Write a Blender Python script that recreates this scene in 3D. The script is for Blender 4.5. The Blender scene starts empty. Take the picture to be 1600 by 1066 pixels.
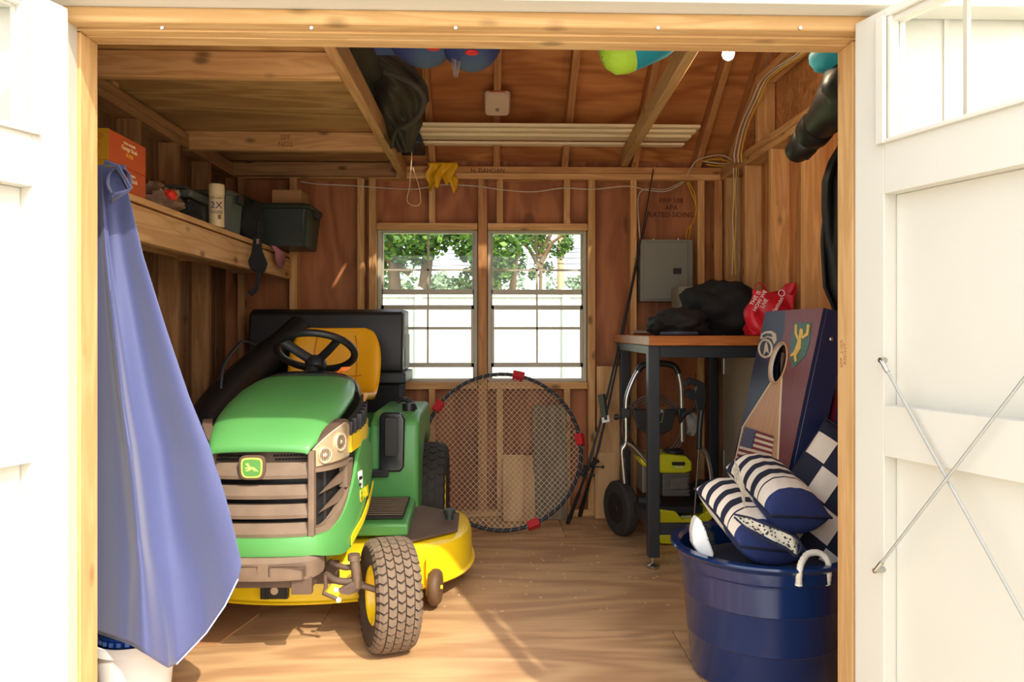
import bpy, math, random
from mathutils import Vector, Matrix
from mathutils.geometry import tessellate_polygon
random.seed(7)
S = bpy.context.scene
COL = S.collection
V = Vector
# ---------------------------------------------------------------- camera, sky, sun, exposure
F, YAW, EYE, HOR = 1180.0, math.atan(36/1180.0), 1.09, 515.0
cam_d = bpy.data.cameras.new('camera')
cam = bpy.data.objects.new('camera', cam_d); COL.objects.link(cam)
cam.location = (0, 0, EYE)
cam.rotation_euler = (math.pi/2, 0, -YAW)
cam_d.sensor_width = 36; cam_d.lens = F/1600*36
cam_d.shift_y = -(533-HOR)/1600
cam_d.clip_end = 400
S.camera = cam
w = bpy.data.worlds.new('World'); S.world = w; w.use_nodes = True
nt = w.node_tree; nt.nodes.clear()
sky = nt.nodes.new('ShaderNodeTexSky'); sky.sky_type = 'NISHITA'; sky.sun_disc = False
sky.sun_elevation = math.radians(44); sky.sun_rotation = math.radians(146)
sky.dust_density = 3.0; sky.air_density = 1.0; sky.ozone_density = 1.0
bg1 = nt.nodes.new('ShaderNodeBackground'); bg1.inputs['Strength'].default_value = 0.22
bg2 = nt.nodes.new('ShaderNodeBackground'); bg2.inputs['Color'].default_value = (1.0, 0.97, 0.93, 1); bg2.inputs['Strength'].default_value = 1.2
ad = nt.nodes.new('ShaderNodeAddShader'); wo = nt.nodes.new('ShaderNodeOutputWorld')
nt.links.new(sky.outputs[0], bg1.inputs['Color']); nt.links.new(bg1.outputs[0], ad.inputs[0])
nt.links.new(bg2.outputs[0], ad.inputs[1]); nt.links.new(ad.outputs[0], wo.inputs[0])
sd = bpy.data.lights.new('sun', 'SUN'); sd.energy = 3.5; sd.angle = math.radians(0.6); sd.color = (1.0, 0.93, 0.80)
sun = bpy.data.objects.new('sun', sd); COL.objects.link(sun)
sun.rotation_euler = V((-0.395, 0.585, -0.705)).to_track_quat('-Z', 'Y').to_euler()
sun.location = (4, -6, 8)
S.view_settings.view_transform = 'Standard'; S.view_settings.look = 'None'
S.view_settings.gamma = 1.0; S.view_settings.use_curve_mapping = False
S.view_settings.exposure = 0.43
BULBW = 6

# ---------------------------------------------------------------- measuring: a point on a plane at a depth of the place
def ray(px, py):
    u = (px-800)/F; v = (HOR-py)/F
    return V((math.sin(YAW)+u*math.cos(YAW), math.cos(YAW)-u*math.sin(YAW), v))
def P(px, py, Y):
    d = ray(px, py); t = Y/d.y
    return V((d.x*t, Y, EYE+d.z*t))
def PX(px, py, X):
    d = ray(px, py); t = X/d.x
    return V((X, d.y*t, EYE+d.z*t))
def PN(px, py, p0, n):
    d = ray(px, py); o = V((0, 0, EYE)); t = (p0-o).dot(n)/d.dot(n)
    return o+d*t

# ---------------------------------------------------------------- materials
def new_mat(name):
    m = bpy.data.materials.new(name); m.use_nodes = True
    n = m.node_tree.nodes; return m, n, m.node_tree.links, n['Principled BSDF']
def s2l(c):
    return tuple((x/255/12.92 if x/255 <= .04045 else ((x/255+.055)/1.055)**2.4) for x in c)
def mat(name, rgb, rough=.5, metal=0., var=.12, scale=18., bump=0., emit=0., coat=0., sheen=0.):
    m, n, L, b = new_mat(name)
    c = s2l(rgb)
    b.inputs['Roughness'].default_value = rough; b.inputs['Metallic'].default_value = metal
    if coat: b.inputs['Coat Weight'].default_value = coat; b.inputs['Coat Roughness'].default_value = .12
    if sheen: b.inputs['Sheen Weight'].default_value = sheen
    tc = n.new('ShaderNodeTexCoord'); nz = n.new('ShaderNodeTexNoise')
    nz.inputs['Scale'].default_value = scale; nz.inputs['Detail'].default_value = 5
    L.new(tc.outputs['Object'], nz.inputs['Vector'])
    mx = n.new('ShaderNodeMix'); mx.data_type = 'RGBA'
    mx.inputs[6].default_value = (*[x*(1-var) for x in c], 1); mx.inputs[7].default_value = (*[min(1, x*(1+var)) for x in c], 1)
    L.new(nz.outputs['Fac'], mx.inputs[0]); L.new(mx.outputs[2], b.inputs['Base Color'])
    if bump:
        bp = n.new('ShaderNodeBump'); bp.inputs['Strength'].default_value = bump; bp.inputs['Distance'].default_value = .01
        L.new(nz.outputs['Fac'], bp.inputs['Height']); L.new(bp.outputs[0], b.inputs['Normal'])
    if emit:
        b.inputs['Emission Color'].default_value = (*c, 1); b.inputs['Emission Strength'].default_value = emit
    return m
def wood(name, dark, light, knots=.5, rough=.65, gs=1.0, ply=False, spec=.3):
    """grain runs along the object's local X"""
    m, n, L, b = new_mat(name)
    b.inputs['Roughness'].default_value = rough; b.inputs['Specular IOR Level'].default_value = spec
    tc = n.new('ShaderNodeTexCoord'); oi = n.new('ShaderNodeObjectInfo')
    sc = n.new('ShaderNodeVectorMath'); sc.operation = 'MULTIPLY_ADD'
    cx = n.new('ShaderNodeCombineXYZ')
    for i, k in enumerate((37., 11., 19.)):
        mm = n.new('ShaderNodeMath'); mm.operation = 'MULTIPLY'; mm.inputs[1].default_value = k
        L.new(oi.outputs['Random'], mm.inputs[0]); L.new(mm.outputs[0], cx.inputs[i])
    sc.inputs[1].default_value = (1, 1, 1)
    L.new(tc.outputs['Object'], sc.inputs[0]); L.new(cx.outputs[0], sc.inputs[2])
    def mp(s):
        q = n.new('ShaderNodeVectorMath'); q.operation = 'MULTIPLY'; q.inputs[1].default_value = s
        L.new(sc.outputs[0], q.inputs[0]); return q
    if ply:
        a = mp((.55*gs, 1.9*gs, 1.9*gs))
        nz = n.new('ShaderNodeTexNoise'); nz.inputs['Scale'].default_value = 1.6; nz.inputs['Detail'].default_value = 2.5; nz.inputs['Distortion'].default_value = .5
        L.new(a.outputs[0], nz.inputs['Vector'])
        m1 = n.new('ShaderNodeMath'); m1.operation = 'MULTIPLY'; m1.inputs[1].default_value = 42
        L.new(nz.outputs['Fac'], m1.inputs[0])
        sn = n.new('ShaderNodeMath'); sn.operation = 'SINE'; L.new(m1.outputs[0], sn.inputs[0])
        mr = n.new('ShaderNodeMapRange'); mr.inputs[1].default_value = -1; mr.inputs[2].default_value = 1; mr.inputs[3].default_value = .0; mr.inputs[4].default_value = 1
        L.new(sn.outputs[0], mr.inputs[0])
        f2 = n.new('ShaderNodeTexNoise'); f2.inputs['Scale'].default_value = 9; f2.inputs['Detail'].default_value = 6
        a2 = mp((.5, 5, 5)); L.new(a2.outputs[0], f2.inputs['Vector'])
        mx0 = n.new('ShaderNodeMix'); mx0.data_type = 'FLOAT'; mx0.inputs[0].default_value = .55
        L.new(mr.outputs[0], mx0.inputs[2]); L.new(f2.outputs['Fac'], mx0.inputs[3])
        fac = mx0.outputs[0]
    else:
        a = mp((.9*gs, 11*gs, 11*gs))
        nz = n.new('ShaderNodeTexNoise'); nz.inputs['Scale'].default_value = 2.2; nz.inputs['Detail'].default_value = 7; nz.inputs['Distortion'].default_value = .7
        L.new(a.outputs[0], nz.inputs['Vector'])
        m1 = n.new('ShaderNodeMath'); m1.operation = 'MULTIPLY'; m1.inputs[1].default_value = 22
        L.new(nz.outputs['Fac'], m1.inputs[0])
        sn = n.new('ShaderNodeMath'); sn.operation = 'SINE'; L.new(m1.outputs[0], sn.inputs[0])
        mr = n.new('ShaderNodeMapRange'); mr.inputs[1].default_value = -1; mr.inputs[2].default_value = 1
        L.new(sn.outputs[0], mr.inputs[0])
        f2 = n.new('ShaderNodeTexNoise'); f2.inputs['Scale'].default_value = 3; f2.inputs['Detail'].default_value = 4
        a2 = mp((1, 6, 6)); L.new(a2.outputs[0], f2.inputs['Vector'])
        mx0 = n.new('ShaderNodeMix'); mx0.data_type = 'FLOAT'; mx0.inputs[0].default_value = .6
        L.new(mr.outputs[0], mx0.inputs[2]); L.new(f2.outputs['Fac'], mx0.inputs[3])
        fac = mx0.outputs[0]
    cr = n.new('ShaderNodeValToRGB')
    cr.color_ramp.elements[0].position = .12; cr.color_ramp.elements[0].color = (*s2l(dark), 1)
    cr.color_ramp.elements[1].position = .8; cr.color_ramp.elements[1].color = (*s2l(light), 1)
    L.new(fac, cr.inputs[0])
    col = cr.outputs[0]
    if knots:
        k = mp((4.5, 9., 9.) if not ply else (1.5, 2.6, 2.6))
        vo = n.new('ShaderNodeTexVoronoi'); vo.inputs['Scale'].default_value = 1.0
        L.new(k.outputs[0], vo.inputs['Vector'])
        kr = n.new('ShaderNodeMapRange'); kr.inputs[1].default_value = .07; kr.inputs[2].default_value = .17 if not ply else .12
        kr.inputs[3].default_value = knots; kr.inputs[4].default_value = 0
        L.new(vo.outputs['Distance'], kr.inputs[0])
        mx = n.new('ShaderNodeMix'); mx.data_type = 'RGBA'
        mx.inputs[7].default_value = (*[x*.32 for x in s2l(dark)], 1)
        L.new(kr.outputs[0], mx.inputs[0]); L.new(col, mx.inputs[6]); col = mx.outputs[2]
    hv = n.new('ShaderNodeHueSaturation')
    vr = n.new('ShaderNodeMapRange'); vr.inputs[3].default_value = .88; vr.inputs[4].default_value = 1.1
    L.new(oi.outputs['Random'], vr.inputs[0]); L.new(vr.outputs[0], hv.inputs['Value']); L.new(col, hv.inputs['Color'])
    L.new(hv.outputs[0], b.inputs['Base Color'])
    bp = n.new('ShaderNodeBump'); bp.inputs['Strength'].default_value = .12; bp.inputs['Distance'].default_value = .004
    L.new(fac, bp.inputs['Height']); L.new(bp.outputs[0], b.inputs['Normal'])
    return m
def glass_mat(name, refl=.06, tint=(.97, .985, .98)):
    m, n, L, b = new_mat(name); n.remove(b)
    t = n.new('ShaderNodeBsdfTransparent'); t.inputs[0].default_value = (*tint, 1)
    g = n.new('ShaderNodeBsdfGlossy'); g.inputs['Roughness'].default_value = .02
    fr = n.new('ShaderNodeFresnel'); fr.inputs[0].default_value = 1.45
    ge = n.new('ShaderNodeNewGeometry'); iv = n.new('ShaderNodeMath'); iv.operation = 'SUBTRACT'; iv.inputs[0].default_value = 1; L.new(ge.outputs['Backfacing'], iv.inputs[1])
    mu = n.new('ShaderNodeMath'); mu.operation = 'MULTIPLY'; L.new(fr.outputs[0], mu.inputs[0]); L.new(iv.outputs[0], mu.inputs[1])
    mx = n.new('ShaderNodeMixShader'); L.new(mu.outputs[0], mx.inputs[0]); L.new(t.outputs[0], mx.inputs[1]); L.new(g.outputs[0], mx.inputs[2])
    L.new(mx.outputs[0], n['Material Output'].inputs[0]); return m

LENS = glass_mat('headlight_lens', tint=(.93, .9, .84))
PINE = wood('pine_framing', (186, 134, 80), (220, 172, 116), .8)
PINE_R = wood('pine_red_framing', (166, 108, 62), (202, 148, 94), .7)
PINE_D = wood('dark_pine_framing', (140, 98, 60), (180, 134, 88), .9)  # darker pine tone for the left wall, brackets and ledgers
PINE_L = wood('pale_pine_jamb', (188, 144, 90), (212, 172, 118), .6)
PLY_ROOF = wood('roof_plywood', (158, 92, 46), (206, 138, 78), .7, ply=True)
PLY_BACK = wood('reddish_siding_back', (142, 84, 52), (182, 118, 76), .6, ply=True, gs=.8)
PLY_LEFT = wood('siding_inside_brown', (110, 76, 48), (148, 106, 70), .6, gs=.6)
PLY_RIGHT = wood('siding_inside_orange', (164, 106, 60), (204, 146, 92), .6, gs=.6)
PLY_LOFT = wood('loft_plywood', (162, 116, 66), (204, 160, 102), .2, ply=True)
PLY_FLOOR = wood('floor_plywood', (166, 126, 88), (206, 166, 120), .25, ply=True, rough=.5, spec=.4)
SCRAP = wood('scrap_plywood', (176, 130, 82), (208, 164, 112), .2, ply=True)
SCRAP_G = wood('weathered_board', (110, 92, 68), (140, 120, 92), .2)
BENCHTOP = wood('butcher_block', (150, 84, 38), (196, 120, 62), .0, rough=.3)
TRIMWOOD = wood('primed_trim_lumber', (240, 214, 166), (252, 234, 192), .1)
WHITE = mat('white_paint', (200, 196, 183), .5, var=.03, scale=6, bump=.05)
WHITE2 = mat('white_primer', (200, 192, 176), .55, var=.06, scale=20)
VINYL = mat('vinyl_window', (176, 168, 148), .45, var=.03)
VINYL_W = mat('white_vinyl_fence', (190, 190, 186), .4, var=.02, scale=3)
GLASS = glass_mat('window_glass')
BLACKP = mat('black_plastic', (30, 30, 31), .42, var=.25)
BLACKM = mat('dark_steel', (48, 50, 54), .4, metal=.3, var=.15)
CHROME = mat('brushed_metal', (190, 188, 182), .28, metal=1., var=.1)
GALV = mat('galvanised_rod', (170, 170, 164), .4, metal=.5, var=.12, scale=60)
GREEN = mat('mower_green', (84, 150, 80), .42, var=.08, scale=5, coat=.15)
YELLOW = mat('mower_yellow', (250, 212, 26), .35, var=.05, scale=6, coat=.3)
SEATY = mat('seat_vinyl_yellow', (236, 168, 16), .4, var=.05)
DUSTY = mat('dusty_grey_plastic', (118, 98, 80), .75, var=.4, scale=14)
DUSTY_D = mat('dusty_dark_plastic', (92, 72, 58), .7, var=.3, scale=10)
RUBBER = mat('dusty_rubber', (112, 94, 76), .85, var=.25, scale=30)
RUBBER_D = mat('dark_rubber', (46, 42, 38), .8, var=.25, scale=24)
RED = mat('red_foam', (190, 30, 38), .6, var=.1)
NAVYTUB = mat('navy_tub_plastic', (12, 40, 84), .14, var=.06, scale=4, coat=.4)
NAVYC = mat('navy_cloth', (36, 50, 100), .8, var=.15, scale=40)
NAVYC2 = mat('dark_navy_cloth', (24, 28, 48), .85, var=.15, scale=40)
CREAM = mat('cream_cloth', (226, 214, 196), .85, var=.05, scale=30)
ROPE = mat('white_rope', (226, 218, 200), .9, var=.1, scale=80, bump=.3)
BLACKC = mat('black_cloth', (22, 22, 24), .85, var=.3, scale=12, bump=.2)
WHITEP = mat('white_plastic', (236, 236, 232), .4, var=.03)
GREYP = mat('grey_green_plastic', (74, 80, 72), .5, var=.12)
DKGREEN = mat('dark_green_grey_plastic', (44, 52, 46), .45, var=.12)
PANELG = mat('grey_panel_paint', (122, 122, 112), .45, var=.05)
WIREW = mat('white_cable', (214, 204, 182), .5); WIREY = mat('yellow_cable', (222, 176, 40), .5)
# ---------------------------------------------------------------- mesh builder
class MB:
    def __init__(s): s.v = []; s.f = []; s.m = []; s.cur = 0
    def add(s, vs, fs):
        o = len(s.v); s.v += [V(v) for v in vs]
        for f in fs: s.f.append(tuple(i+o for i in f)); s.m.append(s.cur)
        return s
    def box(s, x0, x1, y0, y1, z0, z1):
        if x0 > x1: x0, x1 = x1, x0
        if y0 > y1: y0, y1 = y1, y0
        if z0 > z1: z0, z1 = z1, z0
        return s.add([(x0,y0,z0),(x1,y0,z0),(x1,y1,z0),(x0,y1,z0),(x0,y0,z1),(x1,y0,z1),(x1,y1,z1),(x0,y1,z1)],
                     [(0,3,2,1),(4,5,6,7),(0,1,5,4),(1,2,6,5),(2,3,7,6),(3,0,4,7)])
    def obox(s, c, ax, ay, az):
        """box centred at c with half-axis vectors"""
        c = V(c); ax = V(ax); ay = V(ay); az = V(az)
        if ax.cross(ay).dot(az) < 0: az = -az
        vs = [c+a*ax+b*ay+d*az for d in (-1, 1) for a, b in ((-1,-1),(1,-1),(1,1),(-1,1))]
        return s.add(vs, [(0,3,2,1),(4,5,6,7),(0,1,5,4),(1,2,6,5),(2,3,7,6),(3,0,4,7)])
    def bar(s, a, b, w, h, up=(0,0,1)):
        a = V(a); b = V(b); d = (b-a); u = V(up); r = d.cross(u).normalized(); u2 = r.cross(d).normalized()
        return s.obox((a+b)/2, d/2, r*w/2, u2*h/2)
    def loft(s, rings, cap=True, closed=True):
        n = len(rings[0]); o = len(s.v); s.v += [V(p) for r in rings for p in r]
        for i in range(len(rings)-1):
            for j in range(n if closed else n-1):
                k = (j+1) % n
                s.f.append((o+i*n+j, o+i*n+k, o+(i+1)*n+k, o+(i+1)*n+j)); s.m.append(s.cur)
        if cap and closed:
            s.f.append(tuple(o+j for j in range(n-1, -1, -1))); s.m.append(s.cur)
            s.f.append(tuple(o+(len(rings)-1)*n+j for j in range(n))); s.m.append(s.cur)
        return s
    def tube(s, pts, r, n=8, cap=True, closed=False, sx=1.):
        pts = [V(p) for p in pts]; rs = r if isinstance(r, (list, tuple)) else [r]*len(pts)
        rings = []; prev = None
        N = len(pts)
        for i, p in enumerate(pts):
            if closed: t = pts[(i+1) % N]-pts[i-1]
            else: t = pts[min(i+1, N-1)]-pts[max(i-1, 0)]
            if t.length < 1e-9: t = V((0, 0, 1))
            t.normalize()
            if prev is None:
                u = t.cross(V((0,0,1)));
                if u.length < .1: u = t.cross(V((1,0,0)))
            else: u = prev-t*prev.dot(t)
            u.normalize(); prev = u; w_ = t.cross(u)
            rings.append([p+(u*math.cos(a)*sx+w_*math.sin(a))*rs[i] for a in [2*math.pi*k/n for k in range(n)]])
        if closed: rings.append(rings[0])
        return s.loft(rings, cap and not closed)
    def cyl(s, a, b, r, r2=None, n=20):
        return s.tube([a, b], [r, r if r2 is None else r2], n)
    def lathe(s, prof, c, ax=(0,0,1), n=28, cap=True):
        c = V(c); ax = V(ax).normalized(); u = ax.cross(V((1,0,0)))
        if u.length < .1: u = ax.cross(V((0,1,0)))
        u.normalize(); w_ = ax.cross(u)
        return s.loft([[c+ax*h+(u*math.cos(t)+w_*math.sin(t))*r for t in [2*math.pi*k/n for k in range(n)]] for r, h in prof], cap)
    def prism(s, poly, vec):
        poly = [V(p) for p in poly]; vec = V(vec); n = len(poly)
        nrm = V((0,0,0))
        for i in range(n): nrm += poly[i].cross(poly[(i+1) % n])
        if nrm.dot(vec) > 0: poly.reverse()
        o = len(s.v); s.v += poly+[p+vec for p in poly]
        s.f.append(tuple(range(o, o+n))); s.m.append(s.cur)
        s.f.append(tuple(range(o+2*n-1, o+n-1, -1))); s.m.append(s.cur)
        for i in range(n):
            k = (i+1) % n; s.f.append((o+k, o+i, o+n+i, o+n+k)); s.m.append(s.cur)
        return s
    def sphere(s, c, r, n=16, m_=10):
        c = V(c); r = V(r) if not isinstance(r, (int, float)) else V((r, r, r))
        return s.loft([[c+V((r.x*math.cos(t)*math.sin(p), r.y*math.sin(t)*math.sin(p), -r.z*math.cos(p))) for t in [2*math.pi*k/n for k in range(n)]]
                       for p in [max(.02, min(math.pi-.02, math.pi*q/m_)) for q in range(m_+1)]])
    def grid(s, fn, nu, nv, mf=None):
        o = len(s.v)
        for j in range(nv+1):
            for i in range(nu+1): s.v.append(V(fn(i/nu, j/nv)))
        for j in range(nv):
            for i in range(nu):
                a = o+j*(nu+1)+i; s.f.append((a, a+1, a+nu+2, a+nu+1)); s.m.append(mf((i+.5)/nu, (j+.5)/nv) if mf else s.cur)
        return s
    def build(s, name, mats, parent=None, smooth=None, bevel=0, solid=0, sub=0, segs=2):
        if not isinstance(mats, (list, tuple)): mats = [mats]
        me = bpy.data.meshes.new(name)
        off = wloc(parent) if parent else (sum(s.v, V())/max(1, len(s.v)))
        if not parent: zmin = min(v.z for v in s.v); off = V((off.x, off.y, zmin))
        me.from_pydata([v-off for v in s.v], [], s.f)
        for m_ in mats: me.materials.append(m_)
        me.polygons.foreach_set('material_index', s.m)
        me.update()
        if smooth is not None:
            me.shade_smooth(); me.set_sharp_from_angle(angle=math.radians(smooth))
        o = bpy.data.objects.new(name, me); COL.objects.link(o)
        if parent: o.parent = parent; WL[o.name] = off
        else: o.location = off; WL[o.name] = off
        if solid:
            q = o.modifiers.new('solid', 'SOLIDIFY'); q.thickness = solid; q.offset = 0
        if bevel:
            q = o.modifiers.new('bevel', 'BEVEL'); q.width = bevel; q.segments = segs; q.limit_method = 'ANGLE'; q.angle_limit = math.radians(40)
        if sub:
            q = o.modifiers.new('sub', 'SUBSURF'); q.levels = sub; q.render_levels = sub
        return o
WL = {}
def wloc(o): return WL.get(o.name, V((0,0,0)))
def tag(o, label=None, cat=None, group=None, kind=None):
    if label: o['label'] = label
    if cat: o['category'] = cat
    if group: o['group'] = group
    if kind: o['kind'] = kind
    return o
def empty(name, loc, label=None, cat=None, group=None, kind=None):
    o = bpy.data.objects.new(name, None); COL.objects.link(o); o.location = loc; o.empty_display_size = .05
    WL[o.name] = V(loc); return tag(o, label, cat, group, kind)
def board(name, a, b, w, h, m, parent=None, up=(0,0,1), bevel=.002):
    """one stick of lumber from a to b, w across, h along up; grain along its local X"""
    a = V(a); b = V(b); d = b-a; Lh = d.length/2; x = d.normalized(); u = V(up); y = u.cross(x).normalized(); z = x.cross(y)
    mb = MB(); mb.box(-Lh, Lh, -w/2, w/2, -h/2, h/2)
    me = bpy.data.meshes.new(name); me.from_pydata(mb.v, [], mb.f); me.materials.append(m)
    o = bpy.data.objects.new(name, me); COL.objects.link(o)
    R = Matrix((x, y, z)).transposed().to_4x4()
    loc = (a+b)/2
    R.translation = loc-(wloc(parent) if parent else V((0,0,0)))
    if parent: o.parent = parent
    o.matrix_local = R if parent else R
    WL[o.name] = loc
    if bevel:
        q = o.modifiers.new('bevel', 'BEVEL'); q.width = bevel; q.segments = 1
    return o
def sheet(name, c, ux, uy, t, m, parent=None, bevel=0):
    """flat sheet: centre, half axes; grain along ux"""
    c = V(c); ux = V(ux); uy = V(uy)
    return board(name, c-ux, c+ux, uy.length*2, t, m, parent, up=ux.cross(uy).normalized(), bevel=bevel)
def text(body, name, m, parent, M, size, ext=.0006, align='CENTER', shear=0, spacing=1):
    cu = bpy.data.curves.new('t', 'FONT'); cu.body = body; cu.size = size; cu.extrude = ext; cu.align_x = align; cu.align_y = 'CENTER'
    cu.resolution_u = 2; cu.shear = shear; cu.space_character = spacing
    t = bpy.data.objects.new('t', cu); COL.objects.link(t)
    bpy.context.view_layer.update()
    me = bpy.data.meshes.new_from_object(t, depsgraph=bpy.context.evaluated_depsgraph_get())
    bpy.data.objects.remove(t); me.materials.clear(); me.materials.append(m); me.name = name
    me.transform(M)
    if parent: me.transform(Matrix.Translation(-wloc(parent)))
    o = bpy.data.objects.new(name, me); COL.objects.link(o)
    if parent: o.parent = parent
    WL[o.name] = wloc(parent) if parent else V((0,0,0))
    return o
def frameM(o, x, y):
    x = V(x).normalized(); y = V(y); z = x.cross(y).normalized(); y = z.cross(x)
    M = Matrix((x, y, z)).transposed().to_4x4(); M.translation = V(o); return M
def arc(c, r, a0, a1, n, ux=(1,0,0), uy=(0,0,1)):
    c = V(c); ux = V(ux); uy = V(uy)
    return [c+ux*r*math.cos(a0+(a1-a0)*i/n)+uy*r*math.sin(a0+(a1-a0)*i/n) for i in range(n+1)]
def smoothpts(pts, k=6):
    pts = [V(p) for p in pts]; out = []
    for i in range(len(pts)-1):
        p0 = pts[max(i-1, 0)]; p1 = pts[i]; p2 = pts[i+1]; p3 = pts[min(i+2, len(pts)-1)]
        for j in range(k):
            t = j/k
            out.append(.5*((2*p1)+(p2-p0)*t+(2*p0-5*p1+4*p2-p3)*t*t+(3*p1-p0-3*p2+p3)*t**3))
    out.append(pts[-1]); return out
def hsh(*a):
    return (math.sin(sum(x*(12.9898+31.7*i) for i, x in enumerate(a)))*43758.5453) % 1.0
# ================================================================ THE SHED
XL, XR, YB, YF, ZT = -1.455, 1.36, 4.39, 1.90, 2.04     # room faces of the studs, inner face of the front wall, top of the plates
T, W4 = .038, .089
# --- floor
floor = empty('floor', (0, 3, 0), kind='structure')
for (x0, x1, y0, y1) in ((-1.56, .66, 1.72, 2.715), (.663, 1.46, 1.72, 2.715), (-1.56, -.62, 2.718, 3.935), (-.617, 1.46, 2.718, 3.935), (-1.56, .4, 3.938, 4.49), (.403, 1.46, 3.938, 4.49)):
    sheet('plywood_sheet', ((x0+x1)/2, (y0+y1)/2, -.009), ((x1-x0)/2, 0, 0), (0, (y1-y0)/2, 0), .018, PLY_FLOOR, floor)
MB().box(-1.56, 1.46, 1.70, 4.49, -.12, -.02).build('floor_frame', PINE_D, floor)
mb = MB()
for i in range(150):
    x = random.uniform(-.3, 1.1); y = random.uniform(2.9, 4.25); r = random.uniform(.002, .006); a = random.random()*6
    mb.obox((x, y, .001), (r*math.cos(a), r*math.sin(a), 0), (-r*.6*math.sin(a), r*.6*math.cos(a), 0), (0, 0, .0008))
tag(mb.build('wood_chips', mat('pale_wood_chips', (216, 186, 142), .9)), 'pale wood chips and sawdust scattered on the plywood floor', 'debris', kind='stuff')
# --- back wall
wb = empty('wall_back', (0, 4.45, 0), kind='structure')
WX = lambda px: P(px, 500, YB).x
wz0, wz1 = EYE-(598-HOR)/268.8, EYE+(HOR-359)/268.8       # window opening
w1 = (WX(588), WX(746)); w2 = (WX(762), WX(918))
ysh = YB+W4+.006
def bsheet(x0, x1, z0, z1):
    sheet('siding_sheet', ((x0+x1)/2, ysh, (z0+z1)/2), (0, 0, (z1-z0)/2), ((x1-x0)/2, 0, 0), .012, PLY_BACK, wb)
bsheet(XL-.1, w1[0], 0, ZT+.1); bsheet(w1[0], w1[1], 0, wz0); bsheet(w1[0], w1[1], wz1, ZT+.1)
bsheet(w1[1], w2[0], 0, ZT+.1); bsheet(w2[0], w2[1], 0, wz0); bsheet(w2[0], w2[1], wz1, ZT+.1)
bsheet(w2[1], 1.0, 0, ZT+.1); bsheet(1.002, XR+.1, 0, ZT+.1)
def bstud(px0, px1, z0, z1, m=PINE):
    x0, x1 = WX(px0), WX(px1)
    board('stud', ((x0+x1)/2, YB+W4/2, z0), ((x0+x1)/2, YB+W4/2, z1), x1-x0, W4, m, wb, up=(0, 1, 0))
board('bottom_plate', (XL, YB+W4/2, T/2+.001), (XR, YB+W4/2, T/2+.001), W4, T, PINE, wb)
board('top_plate', (XL, YB+W4/2, ZT-T/2), (XR, YB+W4/2, ZT-T/2), W4, T-.002, PINE_R, wb)
board('top_plate', (XL, YB+W4/2, ZT-T*1.5), (XR, YB+W4/2, ZT-T*1.5), W4, T-.002, PINE, wb)
z1 = ZT-2*T; z0 = T
for a, b, c, d in ((452, 464, z0, z1), (558, 569, z0, z1), (576, 587.5, z0, z1), (747, 761, z0, z1), (919, 930, z0, z1), (985, 995, z0, z1), (1090, 1101, z0, z1), (1116, 1129, z0, z1)):
    bstud(a, b, c, d, PINE_R if a in (747, 1116) else PINE)
board('stud', (XL+.03, YB+.02, z0), (XL+.03, YB+.02, z1), .04, .05, PINE_D, wb, up=(0,1,0))
for a, b in ((670, 680), (776, 786), (881, 891)):
    bstud(a, b, wz1+T, z1); bstud(a, b, z0, wz0-T)
for (x0, x1) in (w1, w2):
    board('window_header', (x0, YB+W4/2, wz1+T/2), (x1, YB+W4/2, wz1+T/2), W4, T, PINE, wb)
    board('window_stool', (x0, YB+W4/2, wz0-T/2), (x1, YB+W4/2, wz0-T/2), W4, T, PINE, wb)
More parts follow.
